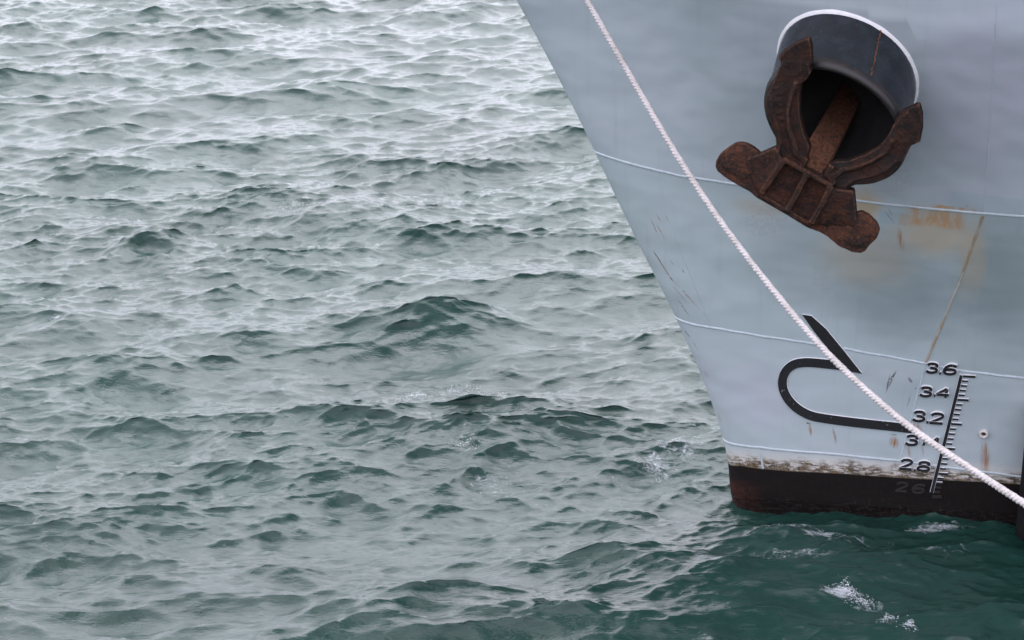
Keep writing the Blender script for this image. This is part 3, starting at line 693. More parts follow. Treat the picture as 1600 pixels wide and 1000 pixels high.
for text, strips, faded in [('3.6',[[((1.4354,1.4230),(1.4225,1.4464)),((1.4363,1.4237),(1.4234,1.4471)),((1.4382,1.4252),(1.4253,1.4487)),((1.4411,1.4275),(1.4282,1.4510)),((1.4440,1.4298),(1.4330,1.4547)),((1.4471,1.4314),(1.4396,1.4582)),((1.4515,1.4329),(1.4469,1.4606)),((1.4572,1.4341),(1.4548,1.4623)),((1.4641,1.4350),(1.4636,1.4634)),((1.4704,1.4351),(1.4719,1.4636)),((1.4761,1.4347),(1.4799,1.4630)),((1.4813,1.4336),(1.4875,1.4615)),((1.4853,1.4322),(1.4952,1.4588)),((1.4867,1.4314),(1.5023,1.4543)),((1.4859,1.4325),(1.5081,1.4466)),((1.4853,1.4351),(1.5101,1.4360)),((1.4856,1.4362),(1.5080,1.4256)),((1.4855,1.4361),(1.5036,1.4175)),((1.4845,1.4351),(1.4975,1.4115)),((1.4819,1.4335),(1.4906,1.4073)),((1.4771,1.4316),(1.4833,1.4044)),((1.4719,1.4300),(1.4765,1.4022)),((1.4667,1.4287),(1.4698,1.4006)),((1.4616,1.4279),(1.4631,1.3996)),((1.4562,1.4275),(1.4568,1.3991)),((1.4518,1.4271),(1.4525,1.3987)),((1.4489,1.4269),(1.4495,1.3985)),((1.4474,1.4268),(1.4481,1.3984))],[((1.4644,1.4003),(1.4700,1.4282)),((1.4663,1.3998),(1.4719,1.4278)),((1.4700,1.3990),(1.4756,1.4269)),((1.4756,1.3976),(1.4812,1.4256)),((1.4821,1.3961),(1.4898,1.4236)),((1.4852,1.3947),(1.4979,1.4198)),((1.4856,1.3943),(1.5049,1.4132)),((1.4850,1.3957),(1.5092,1.4032)),((1.4850,1.3968),(1.5091,1.3917)),((1.4852,1.3973),(1.5054,1.3819)),((1.4845,1.3965),(1.4993,1.3744)),((1.4817,1.3945),(1.4919,1.3690)),((1.4765,1.3920),(1.4837,1.3651)),((1.4706,1.3899),(1.4756,1.3623)),((1.4643,1.3884),(1.4673,1.3603)),((1.4578,1.3875),(1.4588,1.3591)),((1.4512,1.3872),(1.4499,1.3587)),((1.4457,1.3876),(1.4416,1.3594)),((1.4413,1.3887),(1.4338,1.3612)),((1.4380,1.3902),(1.4265,1.3644)),((1.4345,1.3927),(1.4212,1.3684)),((1.4312,1.3951),(1.4178,1.3708)),((1.4290,1.3968),(1.4156,1.3724)),((1.4279,1.3976),(1.4145,1.3733))],[((1.5151,1.3639),(1.5204,1.3919)),((1.5269,1.3612),(1.5323,1.3892))],[((1.6424,1.4641),(1.6372,1.4361)),((1.6403,1.4646),(1.6351,1.4365)),((1.6362,1.4655),(1.6310,1.4375)),((1.6301,1.4669),(1.6249,1.4388)),((1.6214,1.4688),(1.6173,1.4406)),((1.6124,1.4699),(1.6106,1.4413)),((1.6035,1.4698),(1.6042,1.4412)),((1.5949,1.4685),(1.5983,1.4404)),((1.5863,1.4661),(1.5927,1.4388)),((1.5779,1.4623),(1.5874,1.4364)),((1.5699,1.4571),(1.5820,1.4329)),((1.5622,1.4507),(1.5765,1.4284)),((1.5546,1.4430),(1.5711,1.4229)),((1.5484,1.4348),(1.5671,1.4176)),((1.5434,1.4261),(1.5644,1.4129)),((1.5398,1.4167),(1.5628,1.4086)),((1.5380,1.4065),(1.5621,1.4050)),((1.5383,1.3964),(1.5622,1.4027)),((1.5411,1.3869),(1.5627,1.4011)),((1.5461,1.3789),(1.5638,1.3993)),((1.5529,1.3726),(1.5661,1.3972)),((1.5608,1.3683),(1.5695,1.3953)),((1.5695,1.3657),(1.5744,1.3939)),((1.5790,1.3645),(1.5808,1.3931)),((1.5894,1.3647),(1.5887,1.3932)),((1.5993,1.3660),(1.5963,1.3942)),((1.6089,1.3683),(1.6036,1.3960)),((1.6182,1.3718),(1.6104,1.3985)),((1.6274,1.3765),(1.6167,1.4018)),((1.6352,1.3824),(1.6202,1.4045)),((1.6416,1.3904),(1.6212,1.4057)),((1.6453,1.4011),(1.6209,1.4049)),((1.6446,1.4123),(1.6210,1.4041)),((1.6409,1.4214),(1.6211,1.4039)),((1.6349,1.4282),(1.6206,1.4044)),((1.6277,1.4325),(1.6185,1.4056)),((1.6198,1.4350),(1.6142,1.4070)),((1.6119,1.4364),(1.6089,1.4080)),((1.6036,1.4368),(1.6029,1.4082)),((1.5950,1.4363),(1.5964,1.4078)),((1.5859,1.4349),(1.5893,1.4067)),((1.5774,1.4327),(1.5828,1.4051)),((1.5694,1.4297),(1.5771,1.4029)),((1.5619,1.4258),(1.5720,1.4004)),((1.5556,1.4216),(1.5670,1.3969)),((1.5513,1.4187),(1.5627,1.3941)),((1.5485,1.4168),(1.5599,1.3921)),((1.5471,1.4158),(1.5585,1.3912))]],False),('3.4',[[((1.4024,1.2147),(1.3899,1.2385)),((1.4034,1.2154),(1.3909,1.2392)),((1.4054,1.2169),(1.3928,1.2407)),((1.4084,1.2192),(1.3958,1.2430)),((1.4115,1.2215),(1.4008,1.2467)),((1.4148,1.2231),(1.4075,1.2500)),((1.4194,1.2246),(1.4150,1.2524)),((1.4255,1.2258),(1.4231,1.2541)),((1.4327,1.2266),(1.4321,1.2551)),((1.4393,1.2268),(1.4407,1.2553)),((1.4454,1.2264),(1.4489,1.2547)),((1.4508,1.2253),(1.4568,1.2532)),((1.4552,1.2239),(1.4647,1.2507)),((1.4566,1.2230),(1.4719,1.2463)),((1.4558,1.2241),(1.4780,1.2387)),((1.4552,1.2271),(1.4802,1.2279)),((1.4555,1.2285),(1.4779,1.2174)),((1.4555,1.2285),(1.4733,1.2094)),((1.4544,1.2275),(1.4671,1.2035)),((1.4516,1.2258),(1.4600,1.1994)),((1.4465,1.2240),(1.4525,1.1966)),((1.4410,1.2223),(1.4455,1.1945)),((1.4356,1.2211),(1.4386,1.1929)),((1.4302,1.2202),(1.4317,1.1919)),((1.4245,1.2198),(1.4252,1.1914)),((1.4200,1.2195),(1.4207,1.1911)),((1.4170,1.2193),(1.4176,1.1908)),((1.4155,1.2191),(1.4161,1.1907))],[((1.4333,1.1926),(1.4387,1.2206)),((1.4353,1.1921),(1.4406,1.2201)),((1.4392,1.1913),(1.4445,1.2193)),((1.4450,1.1900),(1.4504,1.2180)),((1.4518,1.1885),(1.4591,1.2160)),((1.4551,1.1870),(1.4675,1.2124)),((1.4556,1.1866),(1.4747,1.2060)),((1.4549,1.1881),(1.4793,1.1960)),((1.4549,1.1897),(1.4792,1.1843)),((1.4552,1.1904),(1.4753,1.1744)),((1.4545,1.1896),(1.4690,1.1670)),((1.4515,1.1875),(1.4614,1.1618)),((1.4460,1.1851),(1.4529,1.1580)),((1.4397,1.1830),(1.4446,1.1553)),((1.4332,1.1815),(1.4361,1.1533)),((1.4264,1.1806),(1.4273,1.1521)),((1.4194,1.1803),(1.4182,1.1517)),((1.4135,1.1807),(1.4096,1.1524)),((1.4089,1.1817),(1.4016,1.1542)),((1.4053,1.1832),(1.3942,1.1573)),((1.4017,1.1858),(1.3887,1.1611)),((1.3982,1.1881),(1.3852,1.1635)),((1.3959,1.1897),(1.3829,1.1651)),((1.3948,1.1905),(1.3818,1.1659))],[((1.4869,1.1685),(1.4923,1.1965)),((1.4989,1.1658),(1.5042,1.1938))],[((1.5863,1.1712),(1.5623,1.1741)),((1.5952,1.2512),(1.5713,1.2541))],[((1.5740,1.2627),(1.5869,1.2391)),((1.5054,1.2091),(1.5183,1.1854))],[((1.5119,1.1822),(1.5116,1.2107)),((1.5993,1.1867),(1.5990,1.2153))]],False),('3.2',[[((1.3638,1.0006),(1.3508,1.0243)),((1.3648,1.0014),(1.3518,1.0251)),((1.3669,1.0030),(1.3539,1.0266)),((1.3700,1.0054),(1.3570,1.0290)),((1.3732,1.0078),(1.3621,1.0329)),((1.3765,1.0095),(1.3691,1.0364)),((1.3814,1.0111),(1.3767,1.0389)),((1.3877,1.0124),(1.3852,1.0406)),((1.3952,1.0132),(1.3945,1.0417)),((1.4021,1.0134),(1.4035,1.0419)),((1.4084,1.0129),(1.4120,1.0412)),((1.4140,1.0118),(1.4201,1.0396)),((1.4186,1.0103),(1.4283,1.0369)),((1.4202,1.0093),(1.4358,1.0324)),((1.4195,1.0102),(1.4419,1.0246)),((1.4190,1.0128),(1.4442,1.0137)),((1.4192,1.0138),(1.4420,1.0031)),((1.4191,1.0136),(1.4374,0.9948)),((1.4179,1.0125),(1.4310,0.9887)),((1.4150,1.0107),(1.4237,0.9843)),((1.4097,1.0087),(1.4159,0.9814)),((1.4040,1.0070),(1.4087,0.9792)),((1.3984,1.0057),(1.4015,0.9776)),((1.3928,1.0049),(1.3944,0.9765)),((1.3869,1.0044),(1.3877,0.9760)),((1.3822,1.0041),(1.3829,0.9757)),((1.3791,1.0039),(1.3798,0.9754)),((1.3775,1.0037),(1.3782,0.9753))],[((1.3961,0.9772),(1.4016,1.0052)),((1.3981,0.9768),(1.4036,1.0047)),((1.4022,0.9758),(1.4076,1.0038)),((1.4083,0.9745),(1.4137,1.0024)),((1.4153,0.9728),(1.4228,1.0004)),((1.4188,0.9713),(1.4314,0.9965)),((1.4195,0.9707),(1.4389,0.9899)),((1.4189,0.9719),(1.4435,0.9797)),((1.4189,0.9730),(1.4434,0.9679)),((1.4191,0.9734),(1.4396,0.9577)),((1.4183,0.9724),(1.4332,0.9501)),((1.4152,0.9703),(1.4254,0.9447)),((1.4094,0.9677),(1.4167,0.9407)),((1.4030,0.9655),(1.4081,0.9378)),((1.3962,0.9639),(1.3992,0.9357)),((1.3891,0.9630),(1.3901,0.9345)),((1.3818,0.9627),(1.3806,0.9342)),((1.3758,0.9631),(1.3718,0.9348)),((1.3709,0.9643),(1.3635,0.9368)),((1.3671,0.9659),(1.3558,0.9400)),((1.3633,0.9686),(1.3500,0.9441)),((1.3597,0.9711),(1.3464,0.9466)),((1.3573,0.9728),(1.3440,0.9483)),((1.3561,0.9736),(1.3428,0.9491))],[((1.4488,0.9348),(1.4542,0.9627)),((1.4608,0.9320),(1.4662,0.9600))],[((1.4922,0.9984),(1.4768,1.0201)),((1.4933,0.9995),(1.4779,1.0212)),((1.4955,1.0018),(1.4802,1.0234)),((1.4989,1.0051),(1.4835,1.0267)),((1.5026,1.0087),(1.4889,1.0320)),((1.5062,1.0111),(1.4962,1.0369)),((1.5111,1.0134),(1.5043,1.0406)),((1.5172,1.0152),(1.5131,1.0432)),((1.5245,1.0165),(1.5227,1.0449)),((1.5318,1.0170),(1.5321,1.0456)),((1.5389,1.0168),(1.5415,1.0453)),((1.5460,1.0158),(1.5508,1.0440)),((1.5526,1.0141),(1.5602,1.0415)),((1.5565,1.0123),(1.5686,1.0378)),((1.5575,1.0115),(1.5758,1.0317)),((1.5568,1.0127),(1.5808,1.0222)),((1.5567,1.0150),(1.5814,1.0103)),((1.5569,1.0154),(1.5773,0.9999)),((1.5549,1.0129),(1.5711,0.9919)),((1.5502,1.0088),(1.5633,0.9850)),((1.5426,1.0036),(1.5541,0.9788)),((1.5328,0.9973),(1.5441,0.9723)),((1.5215,0.9901),(1.5325,0.9650)),((1.5087,0.9822),(1.5195,0.9570)),((1.4943,0.9735),(1.5050,0.9482)),((1.4834,0.9670),(1.4941,0.9417)),((1.4762,0.9626),(1.4869,0.9374)),((1.4726,0.9605),(1.4833,0.9352))],[((1.4750,0.9317),(1.4747,0.9602)),((1.5706,0.9368),(1.5701,0.9653))]],False),('3M',[[((1.3231,0.7900),(1.3101,0.8137)),((1.3241,0.7908),(1.3112,0.8145)),((1.3262,0.7923),(1.3133,0.8161)),((1.3294,0.7947),(1.3164,0.8184)),((1.3326,0.7971),(1.3216,0.8223)),((1.3361,0.7988),(1.3287,0.8258)),((1.3411,0.8004),(1.3365,0.8283)),((1.3476,0.8017),(1.3451,0.8300)),((1.3552,0.8025),(1.3546,0.8310)),((1.3623,0.8027),(1.3637,0.8312)),((1.3688,0.8022),(1.3724,0.8305)),((1.3746,0.8011),(1.3807,0.8290)),((1.3793,0.7995),(1.3890,0.8262)),((1.3811,0.7985),(1.3966,0.8217)),((1.3804,0.7994),(1.4028,0.8139)),((1.3798,0.8020),(1.4052,0.8030)),((1.3800,0.8032),(1.4029,0.7923)),((1.3799,0.8030),(1.3982,0.7840)),((1.3787,0.8018),(1.3918,0.7779)),((1.3756,0.8000),(1.3844,0.7736)),((1.3703,0.7981),(1.3764,0.7707)),((1.3644,0.7963),(1.3691,0.7685)),((1.3586,0.7951),(1.3618,0.7669)),((1.3529,0.7942),(1.3545,0.7658)),((1.3469,0.7938),(1.3476,0.7653)),((1.3421,0.7935),(1.3428,0.7650)),((1.3388,0.7932),(1.3396,0.7648)),((1.3372,0.7931),(1.3380,0.7647))],[((1.3564,0.7665),(1.3618,0.7945)),((1.3584,0.7661),(1.3638,0.7941)),((1.3626,0.7651),(1.3680,0.7931)),((1.3688,0.7637),(1.3742,0.7917)),((1.3760,0.7621),(1.3835,0.7897)),((1.3797,0.7605),(1.3922,0.7858)),((1.3804,0.7599),(1.3998,0.7792)),((1.3798,0.7611),(1.4045,0.7690)),((1.3798,0.7623),(1.4045,0.7571)),((1.3800,0.7628),(1.4006,0.7469)),((1.3791,0.7618),(1.3941,0.7393)),((1.3759,0.7596),(1.3862,0.7339)),((1.3700,0.7570),(1.3772,0.7299)),((1.3634,0.7548),(1.3685,0.7271)),((1.3564,0.7532),(1.3595,0.7250)),((1.3492,0.7523),(1.3502,0.7238)),((1.3417,0.7520),(1.3405,0.7235)),((1.3355,0.7525),(1.3315,0.7242)),((1.3304,0.7536),(1.3231,0.7261)),((1.3265,0.7553),(1.3153,0.7294)),((1.3226,0.7580),(1.3094,0.7334)),((1.3189,0.7605),(1.3057,0.7359)),((1.3165,0.7622),(1.3033,0.7376)),((1.3152,0.7631),(1.3020,0.7385))],[((1.4535,0.7407),(1.4299,0.7480)),((1.4729,0.8183),(1.4494,0.8255))],[((1.4511,0.8116),(1.4708,0.8292)),((1.4840,0.7612),(1.5038,0.7788))],[((1.5021,0.7596),(1.4857,0.7804)),((1.5528,0.8144),(1.5363,0.8351))],[((1.5325,0.8269),(1.5570,0.8257)),((1.5281,0.7500),(1.5526,0.7487))]],False),('2.8',[[((1.2948,0.5746),(1.2792,0.5962)),((1.2959,0.5757),(1.2802,0.5973)),((1.2980,0.5777),(1.2824,0.5994)),((1.3013,0.5808),(1.2856,0.6025)),((1.3047,0.5841),(1.2908,0.6075)),((1.3081,0.5864),(1.2979,0.6121)),((1.3125,0.5884),(1.3057,0.6156)),((1.3182,0.5900),(1.3141,0.6180)),((1.3250,0.5911),(1.3233,0.6196)),((1.3317,0.5915),(1.3323,0.6201)),((1.3382,0.5912),(1.3412,0.6197)),((1.3447,0.5901),(1.3500,0.6183)),((1.3508,0.5885),(1.3590,0.6158)),((1.3542,0.5869),(1.3670,0.6120)),((1.3549,0.5863),(1.3740,0.6059)),((1.3541,0.5878),(1.3787,0.5965)),((1.3540,0.5902),(1.3790,0.5850)),((1.3542,0.5906),(1.3750,0.5750)),((1.3525,0.5884),(1.3689,0.5673)),((1.3481,0.5847),(1.3614,0.5609)),((1.3409,0.5799),(1.3526,0.5551)),((1.3316,0.5740),(1.3430,0.5490)),((1.3209,0.5674),(1.3320,0.5422)),((1.3087,0.5600),(1.3196,0.5347)),((1.2950,0.5519),(1.3059,0.5266)),((1.2847,0.5458),(1.2956,0.5205)),((1.2778,0.5418),(1.2887,0.5164)),((1.2744,0.5398),(1.2853,0.5144))],[((1.2770,0.5111),(1.2769,0.5397)),((1.3668,0.5147),(1.3666,0.5433))],[((1.3831,0.5129),(1.3886,0.5410)),((1.3953,0.5101),(1.4008,0.5381))],[((1.4601,0.5836),(1.4557,0.5553)),((1.4581,0.5839),(1.4537,0.5557)),((1.4540,0.5847),(1.4497,0.5564)),((1.4480,0.5857),(1.4437,0.5574)),((1.4410,0.5870),(1.4346,0.5590)),((1.4374,0.5883),(1.4260,0.5623)),((1.4368,0.5888),(1.4184,0.5682)),((1.4376,0.5874),(1.4132,0.5779)),((1.4377,0.5845),(1.4126,0.5907)),((1.4367,0.5824),(1.4180,0.6016)),((1.4377,0.5832),(1.4261,0.6084)),((1.4424,0.5854),(1.4354,0.6127)),((1.4504,0.5877),(1.4463,0.6158)),((1.4583,0.5890),(1.4568,0.6175)),((1.4661,0.5893),(1.4673,0.6179)),((1.4737,0.5886),(1.4776,0.6170)),((1.4808,0.5870),(1.4881,0.6146)),((1.4842,0.5855),(1.4972,0.6106)),((1.4835,0.5861),(1.5052,0.6030)),((1.4825,0.5903),(1.5084,0.5903)),((1.4831,0.5923),(1.5049,0.5781)),((1.4828,0.5919),(1.4987,0.5700)),((1.4806,0.5903),(1.4910,0.5644)),((1.4759,0.5884),(1.4822,0.5608)),((1.4683,0.5865),(1.4729,0.5585)),((1.4620,0.5850),(1.4665,0.5570)),((1.4578,0.5840),(1.4623,0.5559)),((1.4557,0.5834),(1.4602,0.5554))],[((1.4552,0.5833),(1.4606,0.5556)),((1.4527,0.5826),(1.4581,0.5548)),((1.4477,0.5812),(1.4530,0.5534)),((1.4401,0.5790),(1.4455,0.5512)),((1.4292,0.5759),(1.4362,0.5486)),((1.4193,0.5714),(1.4303,0.5459)),((1.4107,0.5649),(1.4273,0.5437)),((1.4042,0.5556),(1.4267,0.5428)),((1.4011,0.5424),(1.4271,0.5444)),((1.4052,0.5295),(1.4260,0.5479)),((1.4142,0.5220),(1.4258,0.5480)),((1.4244,0.5183),(1.4303,0.5464)),((1.4361,0.5166),(1.4389,0.5451)),((1.4474,0.5159),(1.4482,0.5446)),((1.4589,0.5163),(1.4577,0.5449)),((1.4704,0.5178),(1.4673,0.5462)),((1.4824,0.5204),(1.4766,0.5482)),((1.4928,0.5245),(1.4822,0.5504)),((1.5018,0.5313),(1.4840,0.5517)),((1.5079,0.5424),(1.4832,0.5504)),((1.5080,0.5561),(1.4832,0.5483)),((1.5029,0.5669),(1.4837,0.5472)),((1.4947,0.5738),(1.4825,0.5483)),((1.4852,0.5779),(1.4779,0.5503)),((1.4747,0.5803),(1.4694,0.5522)),((1.4677,0.5819),(1.4623,0.5538)),((1.4629,0.5829),(1.4576,0.5549)),((1.4606,0.5835),(1.4552,0.5554))]],False),('2.6',[[((1.2732,0.3727),(1.2621,0.3878)),((1.2742,0.3737),(1.2631,0.3888)),((1.2763,0.3757),(1.2652,0.3908)),((1.2794,0.3787),(1.2683,0.3938)),((1.2829,0.3821),(1.2730,0.3984)),((1.2865,0.3845),(1.2793,0.4026)),((1.2912,0.3866),(1.2864,0.4057)),((1.2969,0.3882),(1.2941,0.4079)),((1.3037,0.3893),(1.3025,0.4093)),((1.3103,0.3897),(1.3108,0.4097)),((1.3168,0.3893),(1.3190,0.4093)),((1.3232,0.3882),(1.3271,0.4079)),((1.3293,0.3864),(1.3353,0.4055)),((1.3331,0.3846),(1.3423,0.4020)),((1.3345,0.3833),(1.3481,0.3968)),((1.3344,0.3833),(1.3518,0.3891)),((1.3344,0.3837),(1.3520,0.3799)),((1.3340,0.3827),(1.3487,0.3717)),((1.3318,0.3799),(1.3434,0.3651)),((1.3272,0.3759),(1.3365,0.3592)),((1.3201,0.3712),(1.3284,0.3538)),((1.3112,0.3655),(1.3192,0.3480)),((1.3009,0.3591),(1.3088,0.3415)),((1.2892,0.3521),(1.2970,0.3343)),((1.2761,0.3443),(1.2838,0.3265)),((1.2663,0.3385),(1.2740,0.3207)),((1.2597,0.3346),(1.2674,0.3168)),((1.2565,0.3327),(1.2641,0.3149))],[((1.2575,0.3121),(1.2575,0.3322)),((1.3429,0.3150),(1.3428,0.3351))],[((1.4786,0.3998),(1.4748,0.3801)),((1.4766,0.4003),(1.4728,0.3806)),((1.4726,0.4012),(1.4688,0.3815)),((1.4666,0.4026),(1.4628,0.3829)),((1.4582,0.4046),(1.4551,0.3847)),((1.4496,0.4057),(1.4482,0.3856)),((1.4413,0.4058),(1.4417,0.3857)),((1.4331,0.4048),(1.4354,0.3850)),((1.4251,0.4029),(1.4295,0.3835)),((1.4172,0.3996),(1.4238,0.3812)),((1.4096,0.3952),(1.4181,0.3778)),((1.4022,0.3896),(1.4124,0.3735)),((1.3950,0.3828),(1.4067,0.3681)),((1.3891,0.3756),(1.4024,0.3630)),((1.3843,0.3680),(1.3994,0.3581)),((1.3810,0.3599),(1.3975,0.3536)),((1.3792,0.3512),(1.3967,0.3495)),((1.3793,0.3426),(1.3967,0.3465)),((1.3817,0.3344),(1.3974,0.3441)),((1.3861,0.3276),(1.3989,0.3418)),((1.3921,0.3220),(1.4016,0.3393)),((1.3992,0.3181),(1.4056,0.3371)),((1.4072,0.3157),(1.4108,0.3355)),((1.4161,0.3145),(1.4176,0.3346)),((1.4260,0.3145),(1.4256,0.3346)),((1.4354,0.3154),(1.4334,0.3354)),((1.4445,0.3174),(1.4409,0.3370)),((1.4534,0.3203),(1.4480,0.3393)),((1.4621,0.3244),(1.4546,0.3424)),((1.4693,0.3293),(1.4587,0.3452)),((1.4750,0.3358),(1.4604,0.3472)),((1.4782,0.3444),(1.4606,0.3477)),((1.4778,0.3537),(1.4606,0.3483)),((1.4748,0.3612),(1.4603,0.3491)),((1.4696,0.3669),(1.4592,0.3503)),((1.4632,0.3707),(1.4565,0.3519)),((1.4559,0.3731),(1.4518,0.3534)),((1.4485,0.3745),(1.4462,0.3545)),((1.4407,0.3750),(1.4401,0.3549)),((1.4325,0.3747),(1.4334,0.3546)),((1.4239,0.3736),(1.4261,0.3537)),((1.4157,0.3718),(1.4195,0.3522)),((1.4081,0.3692),(1.4135,0.3502)),((1.4010,0.3660),(1.4081,0.3478)),((1.3950,0.3622),(1.4030,0.3446)),((1.3908,0.3596),(1.3987,0.3419)),((1.3879,0.3578),(1.3959,0.3402)),((1.3865,0.3570),(1.3945,0.3393))]],True)]:
    ribbon("draft_numeral", strips, .0025 if faded else .017, [M_FADED, M_FADED] if faded else MK, ship,
           ("tar covered draft numeral " if faded else "black raised draft numeral ") + text)
scale = ribbon("draft_scale", [[((1.6634,1.3813),(1.6907,1.3770)),((1.6277,1.1211),(1.6552,1.1166)),((1.5929,0.8726),(1.6207,0.8680)),((1.5557,0.6168),(1.5837,0.6120)),((1.5165,0.3459),(1.5448,0.3410))]], .015, MK, ship)
for strips, faded in [([[((1.6853,1.3581),(1.6846,1.3823)),((1.7799,1.3656),(1.7791,1.3897))]],False),([[((1.6794,1.3188),(1.6792,1.3391)),((1.7299,1.3215),(1.7296,1.3418))]],False),([[((1.6738,1.2775),(1.6735,1.2979)),((1.7243,1.2802),(1.7240,1.3005))]],False),([[((1.6681,1.2363),(1.6678,1.2566)),((1.7187,1.2389),(1.7185,1.2592))]],False),([[((1.6624,1.1950),(1.6621,1.2154)),((1.7131,1.1976),(1.7128,1.2180))]],False),([[((1.6569,1.1519),(1.6562,1.1760)),((1.7449,1.1579),(1.7442,1.1822))]],False),([[((1.6508,1.1111),(1.6505,1.1314)),((1.7017,1.1135),(1.7014,1.1339))]],False),([[((1.6448,1.0683),(1.6446,1.0887)),((1.6958,1.0708),(1.6955,1.0911))]],False),([[((1.6389,1.0256),(1.6386,1.0460)),((1.6899,1.0280),(1.6896,1.0484))]],False),([[((1.6329,0.9829),(1.6326,1.0033)),((1.6840,0.9853),(1.6838,1.0056))]],False),([[((1.6270,0.9383),(1.6265,0.9625)),((1.7111,0.9434),(1.7104,0.9676))]],False),([[((1.6208,0.8969),(1.6206,0.9173)),((1.6721,0.8992),(1.6718,0.9196))]],False),([[((1.6147,0.8537),(1.6145,0.8740)),((1.6661,0.8559),(1.6658,0.8762))]],False),([[((1.6086,0.8104),(1.6083,0.8307)),((1.6600,0.8125),(1.6598,0.8329))]],False),([[((1.6024,0.7671),(1.6022,0.7875)),((1.6540,0.7692),(1.6537,0.7896))]],False),([[((1.5964,0.7219),(1.5959,0.7461)),((1.6757,0.7260),(1.6752,0.7502))]],False),([[((1.5900,0.6797),(1.5898,0.7000)),((1.6417,0.6817),(1.6414,0.7021))]],False),([[((1.5837,0.6355),(1.5835,0.6559)),((1.6354,0.6375),(1.6352,0.6579))]],False),([[((1.5773,0.5913),(1.5771,0.6117)),((1.6292,0.5933),(1.6289,0.6137))]],False),([[((1.5710,0.5471),(1.5708,0.5675)),((1.6229,0.5490),(1.6227,0.5694))]],False),([[((1.5647,0.5010),(1.5644,0.5252)),((1.6402,0.5042),(1.6398,0.5285))]],False),([[((1.5588,0.4622),(1.5586,0.4826)),((1.6108,0.4641),(1.6106,0.4845))]],False),([[((1.5529,0.4215),(1.5527,0.4419)),((1.6050,0.4233),(1.6048,0.4437))]],False),([[((1.5470,0.3807),(1.5468,0.4012)),((1.5992,0.3825),(1.5990,0.4030))]],True),([[((1.5411,0.3400),(1.5409,0.3604)),((1.5934,0.3417),(1.5932,0.3622))]],True),([[((1.5353,0.2972),(1.5350,0.3215)),((1.6079,0.2999),(1.6076,0.3242))]],True)]:
    ribbon("scale_tick", strips, .012, [M_FADED, M_FADED] if faded else MK, scale)


# overboard outlet: a worn ring with a rusty bore
def ring_on_hull(name, c, r0, r1, h, mat, parent, n=28):
    P, N = on(c[0], c[1]), normal(c[0], c[1])
    u = np.cross([0, 0, 1], N)
    u /= np.linalg.norm(u)
    v = np.cross(N, u)
    prof = [(r1, -.02), (r1, h * .5), (r1 - .2 * (r1 - r0), h * .95), (r0 + .25 * (r1 - r0), h), (r0, h * .7), (r0, -.02)]
    a = np.linspace(0, 2 * np.pi, n, endpoint=False)
    V = np.concatenate([P + rr * (np.cos(a)[:, None] * u + np.sin(a)[:, None] * v) + hh * N for rr, hh in prof])
    return mesh_obj(name, V, grid_faces(len(prof), n, True), mat, parent), (P, N, u, v)


oc = (1.8746,0.8948)
outlet, fr = ring_on_hull("overboard_outlet", oc, .017, .036, .024, M_RING, ship)
a = np.linspace(0, 2 * np.pi, 20, endpoint=False)
Vb = np.concatenate([[fr[0] + .003 * fr[1]], fr[0] + .003 * fr[1] + .018 * (np.cos(a)[:, None] * fr[2] + np.sin(a)[:, None] * fr[3])])
mesh_obj("bore", Vb, [(0, i + 1, (i + 1) % 20 + 1) for i in range(20)], M_RUSTHOLE, outlet, label="rusty hole of the outlet")

# mooring fairlead where the rope comes aboard, above the picture
fc = (-1.8985,5.2552)
lead, fr = ring_on_hull("fairlead", fc, .085, .15, .05, M_SEAM, ship)
Vb = np.concatenate([[fr[0] + .004 * fr[1]], fr[0] + .004 * fr[1] + .09 * (np.cos(a)[:, None] * fr[2] + np.sin(a)[:, None] * fr[3])])
mesh_obj("bore", Vb, [(0, i + 1, (i + 1) % 20 + 1) for i in range(20)], M_BORE, lead)

# ------------------------------------------------------------------ hawse pipe
hx = np.cross([0, 0, 1], PD)
hx /= np.linalg.norm(hx)
hy = np.cross(PD, hx)


def hull_hit(Q):
    """distance back along -PD from Q to the plating"""
    lo, hi = np.full(len(Q), -1.0), np.full(len(Q), 3.0)
    for _ in range(40):
        m = (lo + hi) / 2
        W = Q - m[:, None] * PD
        rel = W[:, :2] - [X0, Y0]
        s, b = rel @ AX, rel @ PX
        g = b - half(np.maximum(s - stem(W[:, 2]), 0), W[:, 2]) > 0
        lo, hi = np.where(g, m, lo), np.where(g, hi, m)
    return lo


def pipe_ring(r, back, n=72):
    """ring of radius r on the mouth plane, moved back along the pipe"""
    a = np.linspace(0, 2 * np.pi, n, endpoint=False)
    P = PM + r * (np.cos(a)[:, None] * hx + np.sin(a)[:, None] * hy)
    t = ((PM - P) @ PN) / (PD @ PN)
    return P + (t[:, None] - back) * PD


def loft(rings, name, mat, parent, flip=False):
    n = len(rings[0])
    F = grid_faces(len(rings), n, True)
    if flip:
        F = [f[::-1] for f in F]
    return mesh_obj(name, np.concatenate(rings), F, mat, parent)


